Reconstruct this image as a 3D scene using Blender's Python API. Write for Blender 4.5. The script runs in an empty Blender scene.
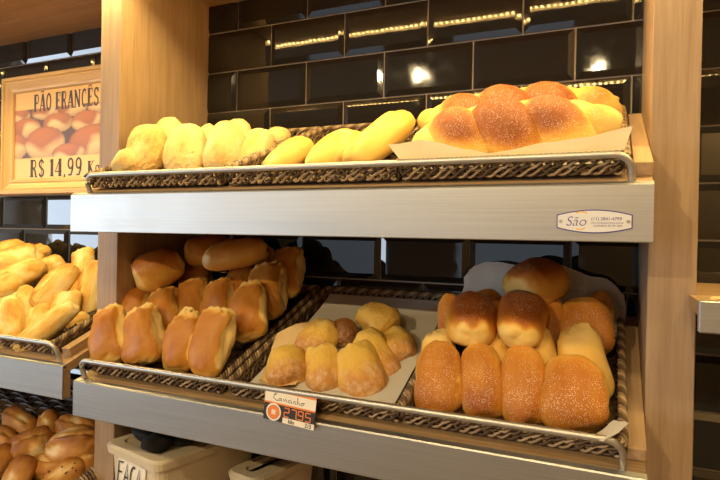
import bpy, math, random
from mathutils import Vector, Matrix, Euler, noise
random.seed(7)
SC = bpy.context.scene
COL = SC.collection
PI = math.pi

# ------------------------------------------------------------------ camera
cam_d = bpy.data.cameras.new('camera')
cam_d.sensor_width = 36.0
cam_d.lens = 27.93
cam_d.clip_start = 0.02
cam = bpy.data.objects.new('camera', cam_d)
COL.objects.link(cam)
cr, cu, cf = Vector((0.91297, 0.40757, 0.01916)), Vector((-0.01956, -0.00318, 0.9998)), Vector((-0.40755, 0.91317, -0.00507))
cm = Matrix.Identity(4)
for i in range(3):
    cm[i][0], cm[i][1], cm[i][2] = cr[i], cu[i], -cf[i]
cm.translation = Vector((0.8411, -1.165, -0.0078))
cam.matrix_world = cm
SC.camera = cam

# ------------------------------------------------------------------ view, world, lights
SC.view_settings.view_transform = 'Standard'
SC.view_settings.look = 'None'
SC.view_settings.exposure = 0.17
SC.view_settings.gamma = 1.0
SC.view_settings.use_curve_mapping = False

world = bpy.data.worlds.new('world')
SC.world = world
world.use_nodes = True
wb = world.node_tree.nodes['Background']
wb.inputs[0].default_value = (0.75, 0.86, 1.0, 1)
wb.inputs[1].default_value = 0.1

FLOOR = -1.45
CEIL = 1.5
WARM = (1.0, 0.73, 0.27)
SOFT = (1.0, 0.75, 0.38)

def light(name, kind, loc, target, energy, color, parent=None, **kw):
    d = bpy.data.lights.new(name, kind)
    d.energy = energy
    d.color = color
    for k, v in kw.items():
        setattr(d, k, v)
    o = bpy.data.objects.new(name, d)
    COL.objects.link(o)
    dirv = Vector(target) - Vector(loc)
    o.matrix_world = Matrix.Translation(loc) @ dirv.to_track_quat('-Z', 'Y').to_matrix().to_4x4()
    if parent:
        o.parent = parent
        o.matrix_parent_inverse = parent.matrix_world.inverted()
    return o

# daylight through the shop's street windows (openings in the front wall)
WINDOWS = [(-7.6, -4.4, -0.55, 1.05, 200.0), (-2.6, -1.6, -0.6, 0.28, 2.6), (-0.75, 0.5, -0.6, 0.28, 3.6)]
for (x0, x1, z0, z1, e) in WINDOWS:
    light('window_daylight', 'AREA', ((x0 + x1) / 2, -5.12, (z0 + z1) / 2), ((x0 + x1) / 2, 0, (z0 + z1) / 2), e,
          (0.72, 0.85, 1.0), shape='RECTANGLE', size=x1 - x0, size_y=z1 - z0)
FILL_SPOTS = [(0.1, -1.75), (0.85, -1.75), (1.6, -1.75)]      # unseen fill spotlights over the counter, added as general room light
DOWNS = [(-0.67, -3.5), (0.745, -3.5), (1.9, -4.5)]  # ceiling downlights further back; last one added to warm the steel's reflection
FILL_SPOT_W, DOWN_W, LED_STRENGTH, LED_W = 24.0, (175.0, 70.0, 170.0), 90.0, 22.0

# ------------------------------------------------------------------ helpers
def tag(o, label=None, cat=None, group=None, kind=None):
    if label: o['label'] = label
    if cat: o['category'] = cat
    if group: o['group'] = group
    if kind: o['kind'] = kind
    return o

def mesh(name, V, F, mat=None, smooth=False, attrs=None, cols=None):
    me = bpy.data.meshes.new(name)
    me.from_pydata([tuple(v) for v in V], [], F)
    if mat: me.materials.append(mat)
    if smooth: me.polygons.foreach_set('use_smooth', [True] * len(me.polygons))
    for an, vals in (attrs or {}).items():
        a = me.attributes.new(an, 'FLOAT', 'POINT')
        a.data.foreach_set('value', vals)
    if cols:
        a = me.color_attributes.new('Col', 'FLOAT_COLOR', 'POINT')
        a.data.foreach_set('color', [c for q in cols for c in q])
    me.update()
    return me

def link(name, me, parent=None, loc=None, world=False):
    o = bpy.data.objects.new(name, me)
    COL.objects.link(o)
    if parent is not None:
        o.parent = parent
        if world:                                    # vertices are given in world space
            o.matrix_parent_inverse = parent.matrix_basis.inverted()
    if loc: o.location = loc
    return o

def empty(name, loc, rot=(0, 0, 0)):
    o = bpy.data.objects.new(name, None)
    o.empty_display_size = 0.02
    o.location = loc
    o.rotation_euler = rot
    COL.objects.link(o)
    bpy.context.view_layer.update()
    return o

class MB:
    def __init__(s): s.V, s.F, s.A = [], [], []
    def add(s, V, F, a=0.0):
        n = len(s.V)
        s.V += [Vector(v) for v in V]
        s.F += [tuple(i + n for i in f) for f in F]
        s.A += [a] * len(V)
    def box(s, x0, x1, y0, y1, z0, z1, M=None, bev=0.0, a=0.0):
        b = min(bev, (x1 - x0) * .45, (y1 - y0) * .45, (z1 - z0) * .45)
        if b <= 0:
            V = [(x, y, z) for x in (x0, x1) for y in (y0, y1) for z in (z0, z1)]
            F = [(0, 1, 3, 2), (4, 6, 7, 5), (0, 4, 5, 1), (2, 3, 7, 6), (0, 2, 6, 4), (1, 5, 7, 3)]
        else:
            V, idx = [], {}
            X, Y, Z = (x0, x1), (y0, y1), (z0, z1)
            for i in range(2):
                for j in range(2):
                    for k in range(2):
                        sx, sy, sz = (1, -1)[i], (1, -1)[j], (1, -1)[k]
                        for ax in range(3):
                            p = [X[i] + sx * b, Y[j] + sy * b, Z[k] + sz * b]
                            p[ax] = (X[i], Y[j], Z[k])[ax]
                            idx[(i, j, k, ax)] = len(V)
                            V.append(p)
            F = []
            for ax in range(3):
                o1, o2 = [a_ for a_ in range(3) if a_ != ax]
                for e in range(2):
                    q = []
                    for c in ((0, 0), (1, 0), (1, 1), (0, 1)):
                        t = [0, 0, 0]; t[ax] = e; t[o1], t[o2] = c
                        q.append(idx[(t[0], t[1], t[2], ax)])
                    if (e == 0) != (ax == 1): q.reverse()
                    F.append(tuple(q))
            for ax in range(3):                      # edge bevels run along ax
                o1, o2 = [a_ for a_ in range(3) if a_ != ax]
                for c1 in range(2):
                    for c2 in range(2):
                        t0, t1 = [0] * 3, [0] * 3
                        t0[o1] = t1[o1] = c1; t0[o2] = t1[o2] = c2; t1[ax] = 1
                        q = [idx[(*t0, o1)], idx[(*t1, o1)], idx[(*t1, o2)], idx[(*t0, o2)]]
                        if (c1 == c2) == (ax != 1): q.reverse()
                        F.append(tuple(q))
            for i in range(2):
                for j in range(2):
                    for k in range(2):
                        q = [idx[(i, j, k, 0)], idx[(i, j, k, 1)], idx[(i, j, k, 2)]]
                        if (i + j + k) % 2 == 1: q.reverse()
                        F.append(tuple(q))
            if True:
                pass
        if M is not None: V = [M @ Vector(v) for v in V]
        s.add(V, F, a)
    def tube(s, pts, r, seg=6, a=0.0, closed=False, flat=1.0):
        pts = [Vector(p) for p in pts]
        n = len(pts)
        V, F = [], []
        up0 = Vector((0.13, 0.21, 0.97)).normalized()
        rr = r if isinstance(r, (list, tuple)) else [r] * n
        for i, p in enumerate(pts):
            q, w = (pts[(i + 1) % n], pts[i - 1]) if closed else (pts[min(i + 1, n - 1)], pts[max(i - 1, 0)])
            t = (q - w).normalized()
            up = up0 if abs(t.dot(up0)) < .95 else Vector((1, 0, 0))
            a1 = t.cross(up).normalized(); a2 = a1.cross(t)
            for k in range(seg):
                g = 2 * PI * k / seg
                V.append(p + (a1 * math.cos(g) * flat + a2 * math.sin(g)) * rr[i])
        m = n if closed else n - 1
        for i in range(m):
            for k in range(seg):
                F.append((i * seg + k, i * seg + (k + 1) % seg, ((i + 1) % n) * seg + (k + 1) % seg, ((i + 1) % n) * seg + k))
        if not closed:
            F.append(tuple(range(seg))[::-1]); F.append(tuple((n - 1) * seg + k for k in range(seg)))
        s.add(V, F, a)
    def ribbon(s, pts, w, M):
        """flat stroke in the xy plane, mapped by M"""
        pts = [Vector((p[0], p[1])) for p in pts]
        V, F = [], []
        for i, p in enumerate(pts):
            t = (pts[min(i + 1, len(pts) - 1)] - pts[max(i - 1, 0)]).normalized()
            n_ = Vector((-t.y, t.x)) * (w / 2)
            V += [M @ Vector((p.x + n_.x, p.y + n_.y, 0)), M @ Vector((p.x - n_.x, p.y - n_.y, 0))]
        for i in range(len(pts) - 1):
            F.append((2 * i + 1, 2 * i + 3, 2 * i + 2, 2 * i))
        s.add(V, F)
    def mesh(s, name, mat, smooth=False, tone=False):
        return mesh(name, s.V, s.F, mat, smooth, {'tone': s.A} if tone else None)
    def put(s, name, mat, parent=None, smooth=False, tone=False, world=False):
        return link(name, s.mesh(name, mat, smooth, tone), parent, world=world)

# ------------------------------------------------------------------ materials
class NT:
    def __init__(s, name, **p):
        s.m = bpy.data.materials.new(name); s.m.use_nodes = True
        s.t = s.m.node_tree; s.b = s.t.nodes['Principled BSDF']
        for k, v in p.items(): s.set(k, v)
    def set(s, k, v):
        k = {'color': 'Base Color', 'rough': 'Roughness', 'metal': 'Metallic', 'spec': 'Specular IOR Level', 'coat': 'Coat Weight',
             'sss': 'Subsurface Weight', 'emit': 'Emission Color', 'estr': 'Emission Strength', 'alpha': 'Alpha', 'trans': 'Transmission Weight'}.get(k, k)
        i = s.b.inputs[k]
        if hasattr(v, 'is_output'): s.t.links.new(v, i)
        elif isinstance(v, tuple): i.default_value = (*v, 1) if len(v) == 3 else v
        else: i.default_value = v
    def n(s, t, **kw):
        nd = s.t.nodes.new(t)
        for k, v in kw.items():
            if k.startswith('_'): setattr(nd, k[1:], v)
            else:
                k2 = int(k[1:]) if k[0] == 'i' and k[1:].isdigit() else k
                if hasattr(v, 'is_output'): s.t.links.new(v, nd.inputs[k2])
                else: nd.inputs[k2].default_value = v
        return nd
    def coord(s, which='Object', scale=(1, 1, 1), rnd=True):
        tc = s.n('ShaderNodeTexCoord').outputs[which]
        if rnd:
            oi = s.n('ShaderNodeObjectInfo').outputs['Random']
            mu = s.n('ShaderNodeMath', _operation='MULTIPLY', i0=oi, i1=37.0).outputs[0]
            tc = s.n('ShaderNodeVectorMath', _operation='ADD', i0=tc, i1=mu).outputs[0]
        return s.n('ShaderNodeMapping', Vector=tc, Scale=scale).outputs[0]
    def noise(s, vec, scale=5, detail=3, rough=.55, dist=0):
        return s.n('ShaderNodeTexNoise', Vector=vec, Scale=scale, Detail=detail, Roughness=rough, Distortion=dist).outputs[0]
    def ramp(s, fac, stops, interp='LINEAR'):
        r = s.n('ShaderNodeValToRGB', Fac=fac); e = r.color_ramp.elements; r.color_ramp.interpolation = interp
        while len(e) < len(stops): e.new(.5)
        for el, (p, c) in zip(e, stops):
            el.position = p; el.color = (*c, 1) if len(c) == 3 else c
        return r.outputs[0]
    def val(s, fac, a, b, lo=0., hi=1.):
        return s.n('ShaderNodeMapRange', i0=fac, i1=a, i2=b, i3=lo, i4=hi).outputs[0]
    def mix(s, fac, a, b, mode='MIX'):
        nd = s.n('ShaderNodeMix', _data_type='RGBA', _blend_type=mode)
        for i, v in ((0, fac), (6, a), (7, b)):
            if hasattr(v, 'is_output'): s.t.links.new(v, nd.inputs[i])
            else: nd.inputs[i].default_value = (*v, 1) if isinstance(v, tuple) else v
        return nd.outputs[2]
    def math(s, op, a, b=0.0): return s.n('ShaderNodeMath', _operation=op, i0=a, i1=b).outputs[0]
    def attr(s, name): return s.n('ShaderNodeAttribute', _attribute_name=name).outputs['Fac']
    def bump(s, h, strength=.3, dist=.01):
        s.t.links.new(s.n('ShaderNodeBump', Height=h, Strength=strength, Distance=dist).outputs[0], s.b.inputs['Normal'])

def wood_mat(name, axis, c0, c1, c2, rough=.45, scale=1.0):
    N = NT(name, rough=rough, spec=.35)
    st = {'x': (2.2, 46, 46), 'y': (46, 2.2, 46), 'z': (46, 46, 2.2)}[axis]
    v = N.coord('Object', tuple(k * scale for k in st))
    w = {'x': (1.2, 9, 9), 'y': (9, 1.2, 9), 'z': (9, 9, 1.2)}[axis]
    v2 = N.coord('Object', tuple(k * scale for k in w))
    f = N.noise(v, 2.2, 5, .65, .4)
    g = N.noise(v2, 1.0, 3, .5, 1.2)
    h = N.math('ADD', N.math('MULTIPLY', f, .6), N.math('MULTIPLY', g, .4))
    N.set('color', N.ramp(h, [(.32, c0), (.5, c1), (.68, c2)]))
    N.bump(f, .12, .002)
    return N.m

M = {}
M['oak'] = wood_mat('oak_veneer', 'z', (.27, .17, .10), (.365, .245, .15), (.45, .315, .20))
M['oak_x'] = wood_mat('oak_veneer_lengthwise', 'x', (.31, .185, .09), (.42, .265, .135), (.50, .33, .18))
M['oak_y'] = wood_mat('oak_veneer_crosswise', 'y', (.34, .21, .11), (.45, .29, .16), (.54, .37, .22))
M['pine'] = wood_mat('frame_pine', 'x', (.52, .31, .12), (.60, .38, .16), (.67, .45, .21), .4)

def striped_deck():
    N = NT('striped_shelf_laminate', rough=.5)
    v = N.coord('Object', (6, 260, 6))
    f = N.noise(v, 1.0, 2, .6)
    N.set('color', N.ramp(f, [(.3, (.20, .12, .055)), (.55, (.34, .215, .105)), (.75, (.46, .31, .165))]))
    return N.m
M['deck'] = striped_deck()

def metal_mat():
    N = NT('brushed_steel', metal=1.0)
    v = N.coord('Object', (3, 400, 400))
    f = N.noise(v, 1.0, 3, .6)
    N.set('color', N.ramp(f, [(.3, (.45, .44, .42)), (.7, (.54, .53, .505))]))
    w = N.noise(N.coord('Object', (4, 4, 4)), 2.0, 3)
    N.set('rough', N.math('ADD', N.val(f, .3, .7, .36, .44), N.math('MULTIPLY', w, .12)))
    N.bump(f, .05, .001)
    N.set('Anisotropic', .4)
    return N.m
M['steel'] = metal_mat()
M['tube_steel'] = NT('satin_steel_tube', metal=1.0, color=(.55, .53, .50), rough=.48).m

def tile_mat():
    N = NT('black_glazed_tile', color=(.012, .010, .009), rough=.04, spec=.5)
    f = N.noise(N.coord('Object', (1, 1, 1)), 14, 2)
    N.bump(f, .04, .004)
    N.set('rough', N.val(N.noise(N.coord('Object', (1, 1, 1)), 30, 4), .4, .75, .025, .07))
    return N.m
M['tile'] = tile_mat()
M['grout'] = NT('grout', color=(.36, .29, .235), rough=.9).m
M['plaster'] = NT('painted_plaster', color=(.62, .57, .50), rough=.9).m
M['plaster_dark'] = NT('brown_plaster', color=(.52, .38, .23), rough=.9).m
M['floor'] = NT('floor_tile', color=(.30, .25, .20), rough=.5).m
M['white_metal'] = NT('white_lacquer', color=(.8, .8, .78), rough=.4).m
M['lens'] = NT('lamp_lens', color=(1, 1, 1), emit=(1, .80, .5), estr=30.0).m
M['led'] = NT('led_diode', color=(1, .9, .7), emit=(1.0, .62, .20), estr=LED_STRENGTH).m
M['led_base'] = NT('led_tape', color=(.75, .72, .65), rough=.5).m

def wicker_mat():
    N = NT('wicker', rough=.5, spec=.35)
    a = N.attr('tone')
    f = N.noise(N.coord('Object', (1, 1, 1)), 60, 3)
    h = N.math('ADD', N.math('MULTIPLY', a, .75), N.math('MULTIPLY', f, .3))
    N.set('color', N.ramp(h, [(.12, (.04, .022, .011)), (.45, (.13, .08, .042)), (.75, (.30, .20, .11)), (.97, (.55, .41, .25))]))
    N.bump(N.noise(N.coord('Object', (1, 1, 1)), 350, 2), .25, .001)
    return N.m
M['wicker'] = wicker_mat()

def bread_mat(name, stops, sugar=False, flour=False, rough=.5, bump=.25, bscale=38, mott=.22, spec=.3, sss=.0, cs=1.0):
    N = NT(name, rough=rough, spec=spec)
    co = N.coord('Object', (cs, cs, cs))
    a = N.attr('crust')
    m = N.noise(co, 5.0, 4, .6)
    h = N.math('ADD', a, N.math('MULTIPLY', N.math('SUBTRACT', m, .5), mott * 2))
    c = N.ramp(h, stops)
    hb = N.noise(co, bscale, 4, .65)
    if flour:
        fl = N.math('MULTIPLY', N.val(N.noise(co, 7, 4, .7), .45, .68), N.val(a, .35, .6))
        c = N.mix(N.math('MULTIPLY', fl, .42), c, (.86, .74, .55))
    if sugar:
        vo = N.n('ShaderNodeTexVoronoi', Vector=co, Scale=46.0, Randomness=1.0).outputs['Distance']
        sp = N.val(vo, .18, .32, 1, 0)
        big = N.val(N.noise(co, 6, 3, .6), .36, .56)
        sm = N.math('MULTIPLY', N.math('MULTIPLY', sp, big), N.attr('sugar'))
        c = N.mix(N.math('MULTIPLY', sm, .95), c, (.92, .84, .72))
        hb = N.math('ADD', hb, N.math('MULTIPLY', sm, 1.4))
    N.set('color', c)
    if sss:
        N.set('sss', sss); N.b.inputs['Subsurface Radius'].default_value = (.012, .006, .002); N.b.inputs['Subsurface Scale'].default_value = .5
    N.bump(hb, bump, .004)
    return N.m

PALE = (.80, .55, .20)
M['milk'] = bread_mat('milk_roll_crust', [(.0, (.82, .60, .25)), (.32, (.74, .43, .10)), (.55, (.58, .26, .04)), (.8, (.38, .12, .014)), (1, (.19, .045, .005))], rough=.36, bump=.25, bscale=20, mott=.14)
M['sugar'] = bread_mat('sugared_bun_crust', [(.0, (.84, .58, .18)), (.3, (.72, .37, .055)), (.55, (.56, .215, .022)), (.8, (.34, .09, .010)), (1, (.18, .04, .005))], sugar=True, rough=.42, bump=.28, mott=.10)
M['pale'] = bread_mat('pale_bun_crust', [(.0, (.84, .60, .22)), (.5, (.80, .47, .09)), (1, (.55, .22, .03))], rough=.5, bump=.2, mott=.15)
M['cassava'] = bread_mat('cassava_roll_crust', [(.0, (.80, .58, .16)), (.4, (.74, .44, .07)), (.65, (.58, .27, .06)), (1, (.40, .15, .04))], flour=True, rough=.6, bump=.6, bscale=16, mott=.22)
M['cassava_brown'] = bread_mat('brown_roll_crust', [(.0, (.48, .20, .05)), (1, (.22, .07, .015))], flour=True, rough=.5, bump=.25)
M['cheese'] = bread_mat('grated_topping_crust', [(.0, (.80, .64, .38)), (.35, (.82, .60, .25)), (.65, (.78, .50, .16)), (1, (.52, .24, .05))], rough=.7, bump=1.0, bscale=30, mott=.36)
M['loaf'] = bread_mat('plain_loaf_crust', [(.0, (.84, .64, .27)), (.5, (.82, .52, .12)), (1, (.62, .29, .045))], rough=.45, bump=.12, mott=.14)
M['french'] = bread_mat('crisp_roll_crust', [(.0, (.86, .70, .36)), (.35, (.82, .58, .20)), (.65, (.74, .42, .09)), (1, (.50, .20, .03))], rough=.5, bump=.8, bscale=20, mott=.42)
M['crusty'] = bread_mat('crusty_roll_crust', [(.0, (.80, .58, .30)), (.3, (.66, .36, .10)), (.6, (.48, .20, .04)), (1, (.26, .085, .016))], rough=.42, bump=.35, mott=.24)
M['braid'] = bread_mat('braid_crust', [(.0, (.84, .62, .24)), (.35, (.82, .50, .10)), (.6, (.60, .25, .04)), (.82, (.34, .095, .016)), (1, (.22, .05, .01))], sugar=True, rough=.5, bump=.3, mott=.10, cs=13.0)
M['seed'] = NT('dark_seed', color=(.03, .015, .01), rough=.6).m

def paper_mat():
    N = NT('baking_paper', color=(.80, .75, .66), rough=.75, spec=.2)
    N.bump(N.noise(N.coord('Object', (1, 1, 1)), 30, 3), .15, .004)
    tr = N.n('ShaderNodeBsdfTranslucent', Color=(.85, .78, .66, 1))
    mx = N.n('ShaderNodeMixShader', i0=.30)
    out = [n_ for n_ in N.t.nodes if n_.type == 'OUTPUT_MATERIAL'][0]
    N.t.links.new(N.b.outputs[0], mx.inputs[1]); N.t.links.new(tr.outputs[0], mx.inputs[2]); N.t.links.new(mx.outputs[0], out.inputs[0])
    return N.m
M['paper'] = paper_mat()
M['brown_paper'] = NT('tan_greaseproof_paper', color=(.66, .47, .22), rough=.55).m
M['plastic'] = NT('cream_plastic', color=(.66, .57, .42), rough=.42, sss=.0).m
M['black_cloth'] = NT('black_cloth', color=(.008, .008, .009), rough=.85).m
M['green_cloth'] = NT('dark_green_cloth', color=(.03, .05, .03), rough=.85).m
M['ink'] = NT('black_ink', color=(.012, .010, .010), rough=.6).m
M['print_ink'] = NT('charcoal_print', color=(.05, .038, .035), rough=.6).m
M['white_print'] = NT('cream_print', color=(.86, .78, .66), rough=.5).m
M['black_print'] = NT('black_print', color=(.03, .025, .025), rough=.5).m
M['orange_print'] = NT('orange_print', color=(.80, .23, .05), rough=.5).m
M['blue_print'] = NT('violet_blue_print', color=(.05, .04, .28), rough=.4).m
M['yellow_print'] = NT('yellow_print', color=(.85, .50, .05), rough=.4).m
M['plaque'] = NT('white_plaque', color=(.80, .78, .78), rough=.3).m
M['screw'] = NT('screw_steel', metal=1.0, color=(.5, .5, .5), rough=.3).m
def poster_mat():
    N = NT('printed_poster', rough=.35, spec=.4)
    N.set('color', N.n('ShaderNodeVertexColor', _layer_name='Col').outputs[0])
    return N.m
M['poster'] = poster_mat()

# ------------------------------------------------------------------ world measures
XL0, XL1, XR0, XR1 = -0.1747, -0.1164, 0.8909, 0.9503      # the two wooden uprights
YU = -0.2885
TILT = math.radians(21.0)
TZ = math.tan(TILT)
ROWZ, PZ, X0 = 0.5097, 0.10225, -0.0267                    # tile grid

# ------------------------------------------------------------------ setting
def structure(name, mb, mat, label):
    o = mb.put(name, mat)
    return tag(o, label, 'structure' if False else name.split('_')[0], kind='structure')

m = MB(); m.box(-8.2, 3.2, 0.0, .06, FLOOR, CEIL)
wall_back = structure('wall_back', m, M['grout'], 'tiled wall behind the bread shelves')

def tile_mesh(w, h):
    b, d, g = .0125, .0032, .0065
    x, z = w / 2, h / 2
    out = [(-x, 0, -z), (x, 0, -z), (x, 0, z), (-x, 0, z)]
    mid = [(a, -(g - d), c) for a, _, c in out]
    top = [(-x + b, -g, -z + b), (x - b, -g, -z + b), (x - b, -g, z - b), (-x + b, -g, z - b)]
    V = out + mid + top
    F = []
    for k in range(4):
        j = (k + 1) % 4
        F += [(k, j, 4 + j, 4 + k), (4 + k, 4 + j, 8 + j, 8 + k)]
    F.append((8, 9, 10, 11))
    return mesh('tile', V, F, M['tile'])
tmesh = tile_mesh(.2 - .0035, PZ - .0035)
for r in range(-1, 12):
    even = (r + 1) % 2 == 0
    for i in range(-7, 9):
        xc = X0 + .2 * (i + (.5 if (r % 2 == 1) else 0.0))
        zc = ROWZ - PZ * r - PZ / 2
        t = link('tile', tmesh, wall_back, (xc, 0, zc))
        t.rotation_euler = (random.gauss(0, .0035), 0, random.gauss(0, .0025))

m = MB(); m.box(-8.2, 3.2, -5.3, 0, FLOOR - .05, FLOOR)
structure('floor', m, M['floor'], 'shop floor in front of the shelves')
m = MB(); m.box(-8.2, 3.2, -5.3, .06, CEIL, CEIL + .05)
structure('ceiling', m, M['plaster'], 'shop ceiling')
m = MB(); m.box(-8.25, -8.2, -5.3, .06, FLOOR, CEIL)
structure('wall_left', m, M['plaster'], 'far left wall of the shop')
m = MB(); m.box(3.2, 3.25, -5.3, .06, FLOOR, CEIL)
structure('wall_right', m, M['plaster_dark'], 'far right wall of the shop')
m = MB()
xs = -8.2
for (x0, x1, z0, z1, e) in WINDOWS:
    m.box(xs, x0, -5.16, -5.1, FLOOR, CEIL)
    m.box(x0, x1, -5.16, -5.1, FLOOR, z0); m.box(x0, x1, -5.16, -5.1, z1, CEIL)
    xs = x1
m.box(xs, 3.2, -5.16, -5.1, FLOOR, CEIL)
structure('wall_front', m, M['plaster_dark'], 'street side wall of the shop with window openings')

# wooden uprights and the board above the shelves
for (n, a, b_, lab) in (('trim_1', XL0, XL1, 'oak upright board between the two shelf units'), ('trim_2', XR0, XR1, 'oak upright board at the right of the shelves')):
    m = MB(); m.box(a, b_, YU, -.0005, FLOOR, .60, bev=.0012)
    structure(n, m, M['oak'], lab)
m = MB(); m.box(-1.75, XL0, -.34, -.0005, .580, .60); 
m.box(XL0, XL1, -.34, YU, .580, .60); m.box(XL1, XR0, -.34, -.0005, .580, .60); m.box(XR0, XR1, -.34, YU, .580, .60); m.box(XR1, 1.9, -.34, -.0005, .580, .60)
structure('trim_3', m, M['oak_x'], 'long oak board over the upper shelves')

# ------------------------------------------------------------------ lamps
def ceiling_lamp(x, y, name, label, cat, group, energy, target, size, spread, color):
    r = empty(name, (x, y, CEIL))
    tag(r, label, cat, group)
    m = MB()
    d = (Vector(target) - Vector((x, y, CEIL - .09))).normalized()
    p = Vector((x, y, CEIL - .09))
    m.tube([(x, y, CEIL), (x, y, CEIL - .05)], .012, 10)
    m.tube([p - d * .05, p + d * .05], .042, 16)
    m.put('housing', M['white_metal'], r, True, world=True)
    m = MB(); m.tube([p + d * .0505, p + d * .053], .036, 16)
    m.put('lens', M['lens'], r, False, world=True)
    light('lamp', 'SPOT', tuple(p + d * .06), target, energy, color, r, shadow_soft_size=size, spot_size=spread, spot_blend=.6)
for i, (x, y) in enumerate(FILL_SPOTS):
    ceiling_lamp(x, y, 'fill_spotlight', ['added fill spotlight aimed at the shelf below the sign', 'added fill spotlight aimed at the middle shelves', 'added fill spotlight aimed at the right hand shelf'][i],
                 'lamp', 'added fill spotlights', FILL_SPOT_W, (x - .35, -.15, -.1), .08, math.radians(80), SOFT)
for i, (x, y) in enumerate(DOWNS):
    ceiling_lamp(x, y, 'ceiling_downlight', ['left', 'middle', 'added right, wall side'][i] + ' ceiling downlight in the back row',
                 'lamp', 'ceiling downlights', DOWN_W[i], (x, y + (1.6 if y > -4 else -.25), FLOOR), .025, math.radians(150), SOFT)

# led tape under the top board
led = empty('led_strip', (0, -.325, .580))
tag(led, 'warm led tape under the oak board above the upper shelf', 'led strip')
m = MB(); m.box(-1.72, 1.85, -.331, -.307, .5785, .5798); m.put('tape', M['led_base'], led, world=True)
m = MB(); m.box(-1.72, 1.85, -.3195, -.3185, .5702, .5785); m.put('channel_lip', M['led_base'], led, world=True)
light('led_glow', 'AREA', (.065, -.3255, .5755), (.065, -.3255, 0), LED_W, WARM, led, shape='RECTANGLE', size=3.5, size_y=.006)
mb = MB(); mb.box(-.0026, .0026, -.0026, .0026, -.0022, 0)
dm = mb.mesh('diode', M['led'])
for i in range(int(3.5 / .0145)):
    link('diode', dm, led, (-1.70 + i * .0145, .012, -.0016))

# ------------------------------------------------------------------ shelves
def shelf_matrix(yf, zf): return Matrix.Translation((0, yf, zf)) @ Matrix.Rotation(TILT, 4, 'X')

RAIL_W = .0345
def arc_rail(x0, x1, v, w, rad, yf, zf):
    P = []
    P.append((x0, v, -.012))
    P.append((x0, v, w - rad))
    for k in range(1, 7):
        g = PI / 2 * k / 6
        P.append((x0 + rad * (1 - math.cos(g)), v, w - rad + rad * math.sin(g)))
    n = 14
    for k in range(1, n): P.append((x0 + rad + (x1 - x0 - 2 * rad) * k / n, v, w))
    for k in range(0, 7):
        g = PI / 2 * (1 - k / 6)
        P.append((x1 - rad * (1 - math.cos(g)), v, w - rad + rad * math.sin(g)))
    P.append((x1, v, -.012))
    return P

def shelf(name, label, xa, xb, xf0, xf1, yf, zf, ph, cheeks, rail, deck):
    """xa..xb deck between uprights, xf0..xf1 front panel, ph panel height"""
    r = empty(name, (0, yf, zf), (TILT, 0, 0))
    tag(r, label, 'shelf', 'sloping bread shelves')
    MW = shelf_matrix(yf, zf)
    L = (-yf - .009) / math.cos(TILT)
    m = MB()
    vb = (YU - yf - .001) / math.cos(TILT)          # where the deck passes between the uprights
    m.box(xf0 + .001, xf1 - .001, .008, vb - .02, -.018, 0)
    m.box(xa, xb, vb - .02, L, -.018, 0)
    m.put('shelf_board', deck, r)
    # folded steel front: vertical face, thin top lip, bottom return (drawn in world space)
    m = MB()
    y0, zt, zb = yf, zf, zf - ph
    prof = [(y0 + .010, zt + .010 * TZ + .0008), (y0 + .0015, zt + .0012), (y0, zt - .001), (y0, zb + .0012), (y0 + .0012, zb), (y0 + .02, zb)]
    inn = [(y0 + .010, zt + .010 * TZ - .0005), (y0 + .003, zt - .0015), (y0 + .0018, zt - .003), (y0 + .0018, zb + .003), (y0 + .003, zb + .0018), (y0 + .02, zb + .0018)]
    ring = prof + inn[::-1]
    n = len(ring)
    V = [(xf0, a, c) for a, c in ring] + [(xf1, a, c) for a, c in ring]
    F = [(i, (i + 1) % n, n + (i + 1) % n, n + i) for i in range(n)]
    k = len(prof)
    for base, rev in ((0, False), (n, True)):
        for i in range(k - 1):
            q = (base + i, base + i + 1, base + n - 2 - i, base + n - 1 - i)
            F.append(q if rev else q[::-1])
    m.add(V, F)
    m.put('front_panel', M['steel'], r, world=True)
    m = MB()
    m.box(xf0 + .002, xf1 - .002, yf + .0022, yf + .02, zb + .002, zf - .004)
    m.put('front_batten', M['oak_y'], r, world=True)
    for (c0, c1) in cheeks:
        m = MB(); m.box(c0, c1, .034, L - .004, 0.0002, .019, bev=.001)
        m.put('side_rail', M['oak_y'], r)
    if rail:
        m = MB(); m.tube(arc_rail(rail[0], rail[1], .0145, RAIL_W, .022, yf, zf), .0048, 10)
        m.put('guard_rail', M['tube_steel'], r, True)
    return r, MW

YF_U, ZF_U = -0.3962, 0.0647
YF_L, ZF_L = -0.3840, -0.3044
up_shelf, MU = shelf('display_shelf', 'upper steel fronted shelf carrying the oval name plate', XL1 + .0005, XR0 - .0005, -.1245, .8900, YF_U, ZF_U, .0727, [(.8675, .8903)], (-.088, .8655), M['oak_x'])
RAIL_W = .0425
lo_shelf, ML = shelf('display_shelf', 'lower steel fronted shelf with the price tag on its rail', XL1 + .0005, XR0 - .0005, -.1245, .8900, YF_L, ZF_L, .068, [(.8675, .8903)], (-.1075, .8625), M['deck'])
ZF_S = -0.2795
left_shelf, MS = shelf('display_shelf', 'steel fronted shelf of the left unit below the bread sign', -1.5, XL0 - .0005, -1.5, -.1555, YF_L, ZF_S, .0665, [(-.1925, -.1702)], (-1.3, -.178), M['oak_y'])
bin_shelf, MBN = shelf('display_shelf', 'lowest shelf of the left unit holding crusty rolls', -1.5, XL0 - .0005, -1.5, XL0 - .0005, YF_L, ZF_L - .345, .07, [], None, M['oak_y'])
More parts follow.
